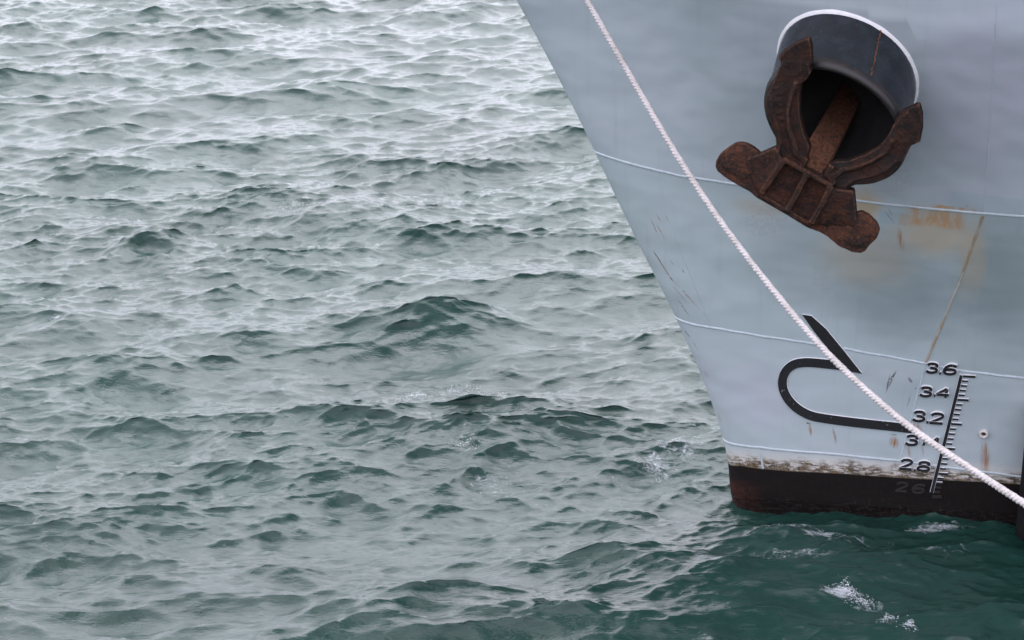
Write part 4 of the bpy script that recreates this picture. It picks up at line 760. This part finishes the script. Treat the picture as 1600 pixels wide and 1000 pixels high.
M0 = pipe_ring(PR, 0.0)
hb = hull_hit(M0)
base = M0 - (hb[:, None] + .03) * PD
outer = [base + (M0 - base) * k for k in np.linspace(0, .9, 10)]
hawse = loft(outer, "hawse_pipe", M_PIPE, ship)
lip = [pipe_ring(PR * r, b) for r, b in ((.99, .085), (1.0, .075), (PK, .06), (PK + .012, .035), (PK + .008, .008), (PK - .02, -.012),
                                         (.97, -.014), (.93, .0), (.905, .03), (.90, .07))]
loft(lip, "pipe_lip", M_LIP, hawse)
inner = [pipe_ring(PR * r, b) for r, b in ((.905, .06), (.885, .1), (.87, .2), (.85, .5), (.72, .75), (.6, 1.3))]
loft(inner, "pipe_bore", M_BORE, hawse)
cap = pipe_ring(PR * .6, 1.3)
mesh_obj("pipe_end", np.concatenate([[cap.mean(0)], cap]), [(0, (i + 1) % 72 + 1, i + 1) for i in range(72)], M_BORE, hawse)
# painted fillet weld where pipe meets plating
wr = np.interp(np.arange(73), np.arange(0, 76, 2), 1 + .25 * (RNG.random(38) - .5))[:72]
wr[-1] = wr[0]
base = M0 - (hb[:, None]) * PD
ctr = base.mean(0)
rad = (base - ctr)
rad /= np.linalg.norm(rad, axis=1, keepdims=True)
rings = []
for a_, b_ in ((.020, -.012), (.017, .004), (.010, .011), (.002, .018), (-.005, .022)):
    rings.append(base + rad * (a_ * wr)[:, None] + PD * (b_ * wr)[:, None])
loft(rings, "fillet_weld", M_WHITE, hawse)
# longitudinal weld along the pipe
j = 12
p0, p1 = base[j], M0[j] - PD * .08
q = np.linspace(0, 1, 24)[:, None]
jit = RNG.normal(size=(24, 3)) * .0025
rj = (M0[j] - PM) / np.linalg.norm(M0[j] - PM)
V, F = tube(p0 + (p1 - p0) * q + jit + rj * .001, .006 * (1 + .5 * (RNG.random(24) - .5)), 6)
mesh_obj("pipe_seam", V, F, M_RUST_DARK, hawse)

# ------------------------------------------------------------------ anchor
KO, KC, KF, KZ = (np.array(v) for v in ((1.8913,12.6655,3.0540),(0.8523,-0.2633,-0.4519),(0.4493,-0.0737,0.8903),(-0.2678,-0.9619,0.0555)))
anchor = thing("anchor", "rusty brown stockless anchor hauled up against the dark hawse pipe", "anchor", tuple(KO))


def a3(p, z):
    p = np.asarray(p, float)
    return KO + p[:, :1] * KC + p[:, 1:2] * KF + z * KZ


def prism(bm, poly, z0, z1, inset=0.0):
    poly = np.asarray(poly, float)
    c = poly.mean(0)
    lo = [bm.verts.new((x, y, z0)) for x, y in poly]
    hi = [bm.verts.new((x, y, z1)) for x, y in (poly + (c - poly) * inset)]
    n = len(poly)
    bm.faces.new(lo)
    bm.faces.new(hi[::-1])
    for i in range(n):
        bm.faces.new((lo[i], hi[i], hi[(i + 1) % n], lo[(i + 1) % n]))


def wedge(bm, poly, z0, zt):
    lo = [bm.verts.new((x, y, z0)) for x, y in poly]
    hi = [bm.verts.new((x, y, z)) for (x, y), z in zip(poly, zt)]
    n = len(lo)
    bm.faces.new(lo)
    c = bm.verts.new((sum(p[0] for p in poly) / n, sum(p[1] for p in poly) / n, sum(zt) / n - .006))
    for i in range(n):
        j = (i + 1) % n
        bm.faces.new((lo[i], hi[i], hi[j], lo[j]))
        bm.faces.new((hi[i], c, hi[j]))


def bar(bm, pts, w, z0, z1, zend=None):
    pts = np.asarray(pts, float)
    t = np.gradient(pts, axis=0)
    t /= np.linalg.norm(t, axis=1, keepdims=True)
    nn = np.stack([-t[:, 1], t[:, 0]], -1)
    w = np.broadcast_to(w, len(pts))[:, None]
    zt = np.linspace(z1, z1 if zend is None else zend, len(pts))
    rows = []
    for i in range(len(pts)):
        l, r = pts[i] + nn[i] * w[i] / 2, pts[i] - nn[i] * w[i] / 2
        l2, r2 = pts[i] + nn[i] * w[i] * .3, pts[i] - nn[i] * w[i] * .3
        rows.append([bm.verts.new((*l, z0)), bm.verts.new((*l2, zt[i])), bm.verts.new((*r2, zt[i])), bm.verts.new((*r, z0))])
    for a_, b_ in zip(rows[:-1], rows[1:]):
        for k in range(4):
            bm.faces.new((a_[k], a_[(k + 1) % 4], b_[(k + 1) % 4], b_[k]))
    bm.faces.new(rows[0][::-1])
    bm.faces.new(rows[-1])


def cast(name, build, mat, voxel=.0085, smooth=6, deform=None, label=None):
    """fuse solids into one cast-iron surface in the anchor's own axes, then set it in place"""
    bm = bmesh.new()
    build(bm)
    bmesh.ops.recalc_face_normals(bm, faces=bm.faces)
    me = bpy.data.meshes.new("cast")
    bm.to_mesh(me)
    bm.free()
    o = bpy.data.objects.new("cast", me)
    COL.objects.link(o)
    r = o.modifiers.new("r", 'REMESH')
    r.mode = 'VOXEL'
    r.voxel_size = voxel
    s = o.modifiers.new("s", 'SMOOTH')
    s.iterations = smooth
    s.factor = .5
    dg = bpy.context.evaluated_depsgraph_get()
    out = bpy.data.meshes.new_from_object(o.evaluated_get(dg))
    bpy.data.objects.remove(o)
    n = len(out.vertices)
    co = np.empty(n * 3)
    out.vertices.foreach_get("co", co)
    co = co.reshape(-1, 3)
    if deform:
        co = deform(co)
    W = co[:, :1] * KC + co[:, 1:2] * KF + co[:, 2:] * KZ
    out.vertices.foreach_set("co", W.ravel())
    out.polygons.foreach_set("use_smooth", [True] * len(out.polygons))
    out.update()
    out.name = name
    return link(name, out, mat, anchor) if not label else lab(link(name, out, mat, anchor), label)


def lab(o, l):
    o["label"] = l
    return o


def b_base(bm):
    prism(bm, [(-0.5659,-0.1163), (-0.5801,-0.0737), (-0.5789,-0.0322), (-0.5645,0.0122), (-0.5309,0.0833), (-0.5012,0.1089), (-0.4650,0.1233), (-0.4083,0.1273), (-0.3523,0.1157), (-0.2028,0.0951), (0.1908,0.0511), (0.3873,0.0907), (0.4162,0.1239), (0.4723,0.1279), (0.5474,0.1080), (0.5862,0.0758), (0.5990,0.0220), (0.5798,-0.0520), (0.5800,-0.0933), (0.5618,-0.1202), (0.5131,-0.1456), (0.4118,-0.1570), (0.3136,-0.1406), (0.2548,-0.1410), (0.1670,-0.1594), (-0.0086,-0.1545), (-0.2182,-0.1601), (-0.2862,-0.1453), (-0.3470,-0.1517), (-0.4466,-0.1511), (-0.5375,-0.1400)], -.075, 0.0)
    # swelling palms at the two ends
    prism(bm, [(-0.5360,-0.0954), (-0.5475,-0.0055), (-0.5140,0.0657), (-0.4569,0.0952), (-0.3560,0.0653), (-0.3091,-0.0334), (-0.3554,-0.1079)], -.05, .012, .12)
    prism(bm, [(0.3959,0.0784), (0.4421,0.1071), (0.5372,0.0945), (0.5721,0.0443), (0.5611,-0.0760), (0.5041,-0.1117), (0.3985,-0.1156), (0.3592,-0.0162)], -.05, .012, .12)


def b_crown(bm):
    prism(bm, [(-0.1921,0.1755), (-0.0170,0.1763), (0.1613,0.1793), (0.1772,0.0366), (0.1789,-0.1163), (0.0063,-0.1152), (-0.2103,-0.1154), (-0.2022,0.0325)], -.10, .008)
    for p in ([(-0.1918,0.1834), (-0.2019,0.0409), (-0.2070,-0.0947)], [(-0.0171,0.1843), (-0.0077,0.0432), (-0.0011,-0.1110)], [(0.1608,0.1873), (0.1731,0.0427), (0.1775,-0.0978)]):
        bar(bm, p, .058, .0, .078)
    bar(bm, [(-0.1954,0.1813), (-0.0171,0.1843), (0.1643,0.1895)], .052, .0, .074)
    bar(bm, [(-0.2087,-0.1065), (-0.0010,-0.1168), (0.1859,-0.1089)], .046, .0, .060)
    # webs falling from the crown to the palms
    wedge(bm, [(-0.2811,0.2220), (-0.1959,0.1679), (-0.2040,-0.1068), (-0.2972,-0.0821), (-0.4345,0.0024)], -.06, [.055, .062, .05, .008, .008])
    wedge(bm, [(0.1638,0.1703), (0.2973,0.2320), (0.4468,0.0135), (0.3201,-0.0448), (0.1784,-0.1122)], -.06, [.06, .058, .012, .004, .05])
    bar(bm, [(0.2957,0.2288), (0.3726,0.1239), (0.4442,0.0200)], .022, -.03, .060, .016)


def b_left(bm):
    prism(bm, [(-0.2846,0.2225), (-0.3248,0.2834), (-0.3966,0.3401), (-0.4445,0.3809), (-0.4937,0.4408), (-0.5126,0.4987), (-0.5182,0.5839), (-0.5362,0.7150), (-0.5043,0.7679), (-0.3795,0.8173), (-0.3336,0.7716), (-0.3338,0.7228), (-0.3525,0.6726), (-0.3186,0.5898), (-0.2509,0.4823), (-0.1714,0.3960), (-0.0859,0.3329), (-0.0678,0.2687), (-0.0558,0.1650), (-0.1879,0.1653)], -.06, .045, .03)
    prism(bm, [(-0.5746,0.7313), (-0.5639,0.7958), (-0.5192,0.8922), (-0.4611,0.9647), (-0.4165,0.9211), (-0.3497,0.8155), (-0.3549,0.7590), (-0.4622,0.6955), (-0.5320,0.7078)], -.03, .03, .10)
    bar(bm, [(-0.3846,0.6697), (-0.3666,0.5727), (-0.3349,0.4685), (-0.2743,0.3810), (-0.1984,0.3173), (-0.1452,0.2594)], [.05, .045, .04, .04, .05, .06], 0, .064, .072)
    bar(bm, [(-0.4818,0.5018), (-0.4193,0.4106), (-0.3356,0.3417), (-0.2740,0.2690), (-0.2425,0.1726)], .034, 0, .058)
    bar(bm, [(-0.4717,0.6842), (-0.4304,0.6795), (-0.4010,0.7115), (-0.3979,0.7474)], .014, 0, .052)
    bar(bm, [(-0.1453,0.2568), (-0.0734,0.2503), (-0.0674,0.1734)], .06, 0, .07)
    for x, y in ([(-0.4748,0.5650), (-0.4435,0.5443), (-0.4252,0.4961), (-0.3981,0.4827), (-0.3797,0.4344), (-0.3440,0.4063)]):
        bar(bm, [(x - .012, y - .01), (x + .014, y + .008)], .012, 0, .058)


def b_right(bm):
    prism(bm, [(0.2923,0.2671), (0.3940,0.3396), (0.4533,0.4412), (0.4763,0.5699), (0.4656,0.6822), (0.5012,0.7334), (0.4515,0.8308), (0.3299,0.8749), (0.3098,0.8141), (0.2947,0.7364), (0.3041,0.6733), (0.2929,0.5725), (0.2451,0.4839), (0.1665,0.3812), (0.0940,0.3320), (0.0700,0.2822), (0.0607,0.1908), (0.1637,0.1729), (0.2432,0.1864)], -.06, .045, .03)
    prism(bm, [(0.3630,0.9530), (0.4193,0.8993), (0.4671,0.8207), (0.5065,0.7169), (0.4613,0.6894), (0.3522,0.7122), (0.2852,0.7601), (0.2951,0.8541)], -.03, .03, .10)
    bar(bm, [(0.3416,0.6639), (0.3467,0.5682), (0.3000,0.4703), (0.2372,0.3822), (0.1681,0.3199), (0.1374,0.2409)], [.05, .045, .04, .04, .05, .06], 0, .064, .072)
    bar(bm, [(0.4362,0.5606), (0.4082,0.4639), (0.3387,0.3714), (0.2649,0.3011), (0.2323,0.2257)], .034, 0, .058)
    bar(bm, [(0.3337,0.6911), (0.3672,0.6671), (0.4108,0.6737), (0.4300,0.7050)], .014, 0, .052)
    bar(bm, [(0.0940,0.3122), (0.0960,0.2430), (0.1737,0.2099)], .06, 0, .07)
    for x, y in ([(0.4170,0.4892), (0.3933,0.4648), (0.3749,0.4236), (0.3467,0.4064), (0.3198,0.3548)]):
        bar(bm, [(x - .012, y - .01), (x + .014, y + .008)], .012, 0, .058)


cast("base_plate", b_base, M_RUST, label="broad base plate with two rounded palms")
cast("crown", b_crown, M_RUST_CROWN)
cast("fluke", b_left, M_RUST_DARK)
cast("fluke", b_right, M_RUST_DARK)
# shank: bevelled bar from the crown back into the pipe
s0, s1 = np.array((1.9750,12.7423,3.1992)), np.array((2.3046,13.4759,3.4387))
ax = (s1 - s0) / np.linalg.norm(s1 - s0)
sx = KC - ax * (KC @ ax)
sx /= np.linalg.norm(sx)
sy = np.cross(ax, sx)
sec = [(-.1, -.05), (-.085, -.07), (.085, -.07), (.1, -.05), (.1, .05), (.085, .07), (-.085, .07), (-.1, .05)]
V = [s0 + ax * l + (sx * a_ + sy * b_) * k for l, k in ((-.05, .9), (-.03, 1.0), (.25, 1.0), (.6, .95), (1.1, .9)) for a_, b_ in sec]
mesh_obj("shank", V, grid_faces(5, 8, True) + [tuple(range(8)), tuple(range(32, 40))[::-1]], M_RUST, anchor, False)
# shackle pin boss across the crown
b0_, b1_ = KO - KC * .10 + KF * .13 - KZ * .10, KO + KC * .10 + KF * .13 - KZ * .10
V, F = tube(np.linspace(b0_, b1_, 6), .05, 16)
mesh_obj("hinge_pin", V, F, M_RUST_DARK, anchor)

# ------------------------------------------------------------------ mooring rope (three laid strands)
rp = np.array([(-0.2307,14.4278,5.3271),(0.1365,13.8059,4.7859),(0.5038,13.1840,4.2447),(0.7532,12.7616,3.8771),(1.0148,12.3064,3.4953),(1.2207,11.9505,3.2306),(1.4249,11.6026,3.0107),(1.6396,11.2354,2.8116),(1.8432,10.8784,2.6395),(1.9944,10.6205,2.5599),(2.1946,10.2649,2.4630),(2.3556,9.9799,2.4316),(2.5189,9.6755,2.4092),(2.6707,9.3750,2.3971),(2.9476,8.8436,2.3775),(3.2244,8.3121,2.3796),(3.5936,7.6036,2.4159),(4.0550,6.7178,2.5153),(4.6087,5.6550,2.7138),(5.2547,4.4149,3.0545)])
L = np.concatenate([[0], np.cumsum(np.linalg.norm(np.diff(rp, axis=0), axis=1))])
nR = int(L[-1] / .006)
tq = np.linspace(0, L[-1], nR)
cen = np.stack([np.interp(tq, L, rp[:, k]) for k in range(3)], -1)
ker = np.hanning(161)
ker /= ker.sum()
pad = np.concatenate([2 * cen[0] - cen[80:0:-1], cen, 2 * cen[-1] - cen[-2:-82:-1]])
cen = np.stack([np.convolve(pad[:, k], ker, 'valid') for k in range(3)], -1)
tt = np.gradient(cen, axis=0)
tt /= np.linalg.norm(tt, axis=1, keepdims=True)
ru = np.cross(tt, [0.1, 1, 0.05])
ru /= np.linalg.norm(ru, axis=1, keepdims=True)
rv = np.cross(tt, ru)
rope = thing("mooring_rope", "white three strand mooring rope running diagonally across the ship's bow", "rope", tuple(cen[0]))
for k in range(3):
    ph = -2 * math.pi * tq / .084 + k * 2 * math.pi / 3
    c = cen +   .0092 * (np.cos(ph)[:, None] * ru + np.sin(ph)[:, None] * rv)
    V, F = tube(c, .0116 * (1 + .10 * np.interp(tq, tq[::9], RNG.normal(size=len(tq[::9]))).clip(-1.5, 1.5)), 7)
    mesh_obj("strand", V, F, M_ROPE, rope)

# ------------------------------------------------------------------ rubber fender hung against the side at the right edge
pc = np.array((3.9192,13.3252))
FT, FB, FR = 1.250, .14, .16
prof = [(.05, FT), (.10, FT - .008), (.135, FT - .03), (.155, FT - .065), (FR, FT - .11), (FR, .6), (FR, FB + .11), (.155, FB + .065), (.10, FB + .008), (.05, FB)]
a = np.linspace(0, 2 * np.pi, 36, endpoint=False)
V = np.concatenate([np.stack([pc[0] + r * np.cos(a), pc[1] + r * np.sin(a), np.full(36, z)], -1) for r, z in prof])
F = [f[::-1] for f in grid_faces(len(prof), 36, True)] + [tuple(range(36)), tuple(range(36 * 9, 360))[::-1]]
fender = thing("fender", "black rubber fender hanging upright against the ship's side at the right edge", "fender", (pc[0], pc[1], FT))
mesh_obj("fender_body", V, F, M_PILE, fender)
V, F = tube(np.array([[pc[0], pc[1], FT - .02], [pc[0], pc[1], FT + .2], [pc[0] + .01, pc[1] + .02, FT + 0.510]]), .012, 8)
mesh_obj("lanyard", V, F, M_PILE, fender)

# ------------------------------------------------------------------ water
G = 9.81


def sea_tile(n, Lt, lam_p, rms, lam_min, wind, spread, seed, power=4.0):
    """height and horizontal displacement fields of a random sea on a square tile"""
    r = np.random.default_rng(seed)
    k1 = 2 * np.pi * np.fft.fftfreq(n, Lt / n)
    kx, ky = np.meshgrid(k1, k1)
    k = np.hypot(kx, ky)
    k[0, 0] = 1
    kp = 2 * np.pi / lam_p
    c = (kx * wind[0] + ky * wind[1]) / k
    S = np.exp(-1.25 * (kp / k) ** 2) * k ** -power * (.06 + .94 * np.abs(c) ** spread) * np.exp(-(k * lam_min / (2 * np.pi)) ** 2)
    S[0, 0] = 0
    hk = np.sqrt(S) * (r.normal(size=k.shape) + 1j * r.normal(size=k.shape))
    f = lambda a_: np.fft.ifft2(a_).real
    h = f(hk)
    sc = rms / h.std()
    h *= sc
    dx, dy = f(1j * kx / k * hk) * sc, f(1j * ky / k * hk) * sc
    return h, dx, dy


def sample(fld, Lt, X, Y):
    n = fld.shape[0]
    u, v = X / Lt * n, Y / Lt * n
    i, j = np.floor(u).astype(int), np.floor(v).astype(int)
    a_, b_ = u - i, v - j
    i0, i1, j0, j1 = i % n, (i + 1) % n, j % n, (j + 1) % n
    return (fld[j0, i0] * (1 - a_) * (1 - b_) + fld[j0, i1] * a_ * (1 - b_) + fld[j1, i0] * (1 - a_) * b_ + fld[j1, i1] * a_ * b_)


def grow(d):
    """widening steps that carry the sheet from the fine water out to the horizon"""
    st = [d]
    while st[-1] < .3:
        st.append(st[-1] * 1.04)
    while sum(st) < 5500:
        st.append(st[-1] * 1.16)
    return np.cumsum(st)


gx = np.arange(-9.6, 8.6, .0205)
gx = np.concatenate([gx[0] - grow(.0205)[::-1], gx, gx[-1] + grow(.0205)])
gy = 12.6 * np.exp(np.arange(0, 1.06, .00120))                # rows a little wider with distance
gy = np.concatenate([gy[0] - grow(.015)[::-1], gy, gy[-1] + grow(.043)])
X, Y = np.meshgrid(gx, gy)
wx = 1 / (1 + (np.gradient(gx) / .4) ** 2)
wy = 1 / (1 + (np.gradient(gy) / .4) ** 2)
AMP = wy[:, None] * wx[None, :]
h1, dx1, dy1 = sea_tile(896, 29.0, 2.3, .052, .12, (.2, -.98), 3, 5, 3.9)
h2, dx2, dy2 = sea_tile(768, 12.1, .38, .0082, .033, (-.1, -.99), 2, 8, 3.4)
# quieter water in the lee of the bow
lee = 1 - .12 / (1 + np.exp(-(X - 1.4) * 2.2)) / (1 + np.exp((Y - 14.6) * 2.0))
XS, YS = X * .74, Y * .9
HH = sample(h1, 29.0, XS, YS) * lee
DX, DY = sample(dx1, 29.0, XS, YS) * lee, sample(dy1, 29.0, XS, YS) * lee
xr, yr = (X * .98 + Y * .2) * .7, Y * .98 - X * .2
gust = .75 + .5 * sample(h1, 29.0, X * .21 + 3, Y * .21) / .062 * .5
gust = np.clip(gust, .35, 1.4) * np.clip(1.25 - (Y - 12) * .028, .5, 1.2)
HH += sample(h2, 12.1, xr, yr) * gust
DX += sample(dx2, 12.1, xr, yr) * gust
DY += sample(dy2, 12.1, xr, yr) * gust
# the larger single waves of the moment: (x, y, half length, half width, height, turn)
for wx_, wy_, la, wi, hh, an in [(-0.806,17.997,0.744,0.550,0.240,0.000),(-2.232,21.333,0.612,0.500,0.170,0.050),(-4.334,17.827,0.492,0.420,0.190,0.000),(-1.167,15.851,0.722,0.300,0.120,0.250),(-0.451,16.130,0.451,0.200,0.080,0.200),(-0.504,12.620,0.596,0.300,0.130,0.250),(0.764,13.254,0.669,0.280,0.100,-0.150),(1.448,12.906,0.420,0.200,0.060,0.200),(-4.129,20.274,0.895,0.500,0.150,0.100),(-2.582,17.827,0.676,0.450,0.130,0.100),(-3.340,16.865,0.644,0.500,0.130,-0.100),(-1.127,20.814,0.352,0.400,0.100,0.000),(0.000,15.126,0.374,0.200,0.070,-0.100)]:
    ca, sa = math.cos(an), math.sin(an)
    p, q_ = (X - wx_) * ca + (Y - wy_) * sa, -(X - wx_) * sa + (Y - wy_) * ca
    e = np.exp(-(p / la) ** 2)
    e2 = np.exp(-(q_ / wi) ** 2)
    hh = hh * .8 * (.65 + .7 * np.clip(sample(h1, 29.0, X * .9 + 5, Y * .9) / .1 + .5, 0, 1))
    HH += hh * e * (e2 - .35 * np.exp(-((q_ + 1.5 * wi) / wi) ** 2))
    DY += -.8 * hh * e * e2 * (q_ / wi) * ca
    DX += .8 * hh * e * e2 * (q_ / wi) * sa
CH = -1.1
xs, ys, zs = X - CH * DX * AMP, Y - CH * DY * AMP, HH * AMP + .085
ny, nx = X.shape
# where crests pinch together
jac = (1 + np.gradient(-CH * DX, axis=1) / np.gradient(gx)[None, :]) * (1 + np.gradient(-CH * DY, axis=0) / np.gradient(gy)[:, None])
foam_glint = np.clip((.28 - jac) * 1.0, 0, 1) * .5 * (AMP > .9)
for fx, fy, la, wi, k, an in [(-0.570,16.345,0.456,0.090,0.800,0.250),(-0.871,16.060,0.202,0.070,0.850,0.500),(-2.392,21.495,0.290,0.100,0.450,0.300),(-0.103,14.513,0.464,0.400,0.680,-0.500),(-0.347,15.126,0.160,0.350,0.660,0.600),(1.388,15.126,0.427,0.500,0.740,0.000),(0.304,14.223,0.405,0.150,0.550,-0.300),(1.050,13.997,0.550,0.250,0.480,-0.200),(1.661,14.109,0.252,0.200,0.700,0.000),(2.045,13.564,0.438,0.130,0.850,0.000),(2.367,13.439,0.338,0.140,0.850,0.000),(3.222,13.606,0.439,0.120,0.880,0.000),(2.548,13.356,0.769,0.250,0.660,0.000),(2.185,13.887,0.397,0.080,0.700,0.000),(1.954,13.617,0.147,0.050,0.700,0.300),(2.389,12.592,0.183,0.120,1.050,0.000),(2.587,12.463,0.272,0.080,0.750,0.200),(2.735,12.527,0.319,0.030,0.600,0.100),(2.945,12.435,0.272,0.040,0.500,0.000),(2.634,12.344,0.113,0.050,0.700,0.300),(2.767,12.210,0.062,0.080,0.800,0.300),(3.301,13.053,0.283,0.100,0.500,0.000),(2.129,13.103,0.804,0.140,0.760,0.000),(3.248,13.254,0.525,0.200,0.660,0.000),(1.541,14.455,0.308,0.300,0.500,0.000),(1.206,14.814,0.315,0.300,0.800,0.200),(1.565,15.318,0.270,0.400,0.700,0.000),(0.827,14.573,0.310,0.200,0.660,-0.200),(0.528,14.937,0.317,0.200,0.500,0.000),(0.000,14.223,0.304,0.200,0.500,-0.300),(1.790,13.459,0.194,0.080,0.650,0.200),(3.580,13.459,0.194,0.060,0.600,0.000),(-4.419,18.082,0.087,0.060,0.850,0.300),(0.425,17.578,0.304,0.120,0.500,0.200),(0.300,17.335,0.180,0.100,0.600,0.000),(1.163,16.714,0.349,0.200,0.450,0.000)]:  # foam patches; flecks near the hull also paint in sky glints
    ca, sa = math.cos(an), math.sin(an)
    p, q_ = (X - fx) * ca + (Y - fy) * sa, -(X - fx) * sa + (Y - fy) * ca
    foam_glint = np.maximum(foam_glint, k * np.exp(-(p / la) ** 2 - (q_ / wi) ** 2))
me = bpy.data.meshes.new("water")
me.vertices.add(nx * ny)
me.vertices.foreach_set("co", np.stack([xs, ys, zs], -1).astype(np.float32).ravel())
nf = (nx - 1) * (ny - 1)
ii = (np.arange(ny - 1)[:, None] * nx + np.arange(nx - 1)[None, :]).ravel()
loops = np.stack([ii, ii + 1, ii + nx + 1, ii + nx], -1).astype(np.int32).ravel()
me.loops.add(nf * 4)
me.loops.foreach_set("vertex_index", loops)
me.polygons.add(nf)
me.polygons.foreach_set("loop_start", np.arange(0, nf * 4, 4, dtype=np.int32))
me.polygons.foreach_set("use_smooth", np.ones(nf, bool))
at = me.attributes.new("foam_glint", 'FLOAT', 'POINT')
at.data.foreach_set("value", foam_glint.astype(np.float32).ravel())
me.update(calc_edges=True)
me.validate()


def water_material():
    t = NT("sea_water")
    o = t.tc.outputs["Object"]
    f = t.attr("foam_glint")
    w = t.vadd(o, t.vmul(t.vadd(t.noise(o, 5, 3, .6, out=1), (-.5, -.5, -.5)), (.25, .25, 0)))
    n = t.noise(t.mapping(w, scale=(1, 2.0, 1)), 9, 6, .72)
    v = t.n.new("ShaderNodeTexVoronoi")
    v.feature = 'DISTANCE_TO_EDGE'
    v.inputs["Scale"].default_value = 9
    t.l.new(t.mapping(w, scale=(1, 2.2, 1)), v.inputs["Vector"])
    lace = t.ramp(v.outputs["Distance"], .22, .0)
    pat = t.math('ADD', t.math('MULTIPLY', n, .8), t.math('MULTIPLY', lace, .07))
    th = t.math('SUBTRACT', .84, t.math('MULTIPLY', f, .60))
    m = t.ramp(t.math('SUBTRACT', pat, th), -.02, .20)
    m = t.math('MULTIPLY', m, t.ramp(f, .02, .3), True)
    bub = t.noise(t.mapping(w, scale=(1, 1.6, 1)), 70, 4, .75)
    m = t.math('MULTIPLY', m, t.ramp(bub, .36, .62, .25, 1))
    m = t.math('MULTIPLY', m, .85)
    depth = t.noise(o, .35, 3, .5)
    body = t.mix(t.ramp(depth, .35, .65), (0.0078, 0.030, 0.0235), (0.0105, 0.037, 0.029))
    t.bs(Base_Color=t.mix(m, body, (0.55, 0.59, 0.61)))
    t.bs(Roughness=t.ramp(m, 0, 1, .03, .6))
    t.b.inputs["IOR"].default_value = 1.36
    r1 = t.noise(t.mapping(o, rot=.25, scale=(.55, 1.25, 1)), 16, 5, .6, .3)
    r3 = t.n.new("ShaderNodeTexNoise")
    r3.noise_type = 'RIDGED_MULTIFRACTAL'
    for k_, v_ in (("Scale", 5.5), ("Detail", 4), ("Roughness", .55), ("Distortion", .35)):
        r3.inputs[k_].default_value = v_
    t.l.new(t.mapping(w, rot=.12, scale=(.6, 1.5, 1)), r3.inputs["Vector"])
    r2 = t.noise(t.mapping(o, rot=-.35, scale=(.6, 1.3, 1)), 46, 4, .6, .2)
    nb = t.bump(r1, .38, .022)
    nb = t.bump(r2, .45, .008, nb)
    nb = t.bump(r3.outputs[0], .13, .012, nb)
    nb = t.bump(m, .6, .01, nb)
    t.bs(Normal=nb)
    return t.m


M_WATER = water_material()
water = link("water", me, M_WATER)
water["kind"] = "structure"

# ------------------------------------------------------------------ splash by the hull: droplets and froth thrown up
M_FOAM = paint("froth", (0.78, 0.80, 0.83), .35, (0.6, 0.64, 0.68), 60)
V, F = [], []
ico = bmesh.new()
bmesh.ops.create_icosphere(ico, subdivisions=1, radius=1)
iv = np.array([v.co[:] for v in ico.verts])
if_ = [[v.index for v in f.verts] for f in ico.faces]
ico.free()
rr = np.random.default_rng(21)
for sx_, sy_, spread_, cnt, up in [(2.376,12.620,0.055,420,0.050),(2.484,12.527,0.050,200,0.020),(2.627,12.299,0.035,120,0.020),(2.759,12.166,0.030,120,0.030),(-0.843,16.060,0.060,160,0.020),(-0.569,16.316,0.120,160,0.015),(-0.317,16.535,0.120,120,0.015),(-4.419,18.082,0.030,80,0.020),(-2.433,21.542,0.120,120,0.020),(-0.372,15.037,0.060,80,0.010)]:
    for i in range(cnt):
        x = sx_ + rr.normal() * spread_
        y = sy_ + rr.normal() * spread_ * .7
        j0, i0 = int(np.clip(np.searchsorted(gy, y), 0, ny - 1)), int(np.clip(np.searchsorted(gx, x), 0, nx - 1))
        z = zs[j0, i0] + abs(rr.normal()) * up * math.exp(-((x - sx_) / spread_) ** 2)
        r = rr.uniform(.0009, .0030)
        V.append(np.array([x, y, z]) + iv * r * [1.3, 1.0, .8])
        F += [[k + len(iv) * (len(V) - 1) for k in f] for f in if_]
sp_o = mesh_obj("splash_foam", np.concatenate(V), F, M_FOAM)
sp_o["kind"] = "stuff"
sp_o["label"] = "white splash of froth and droplets on the dark water below the hull"
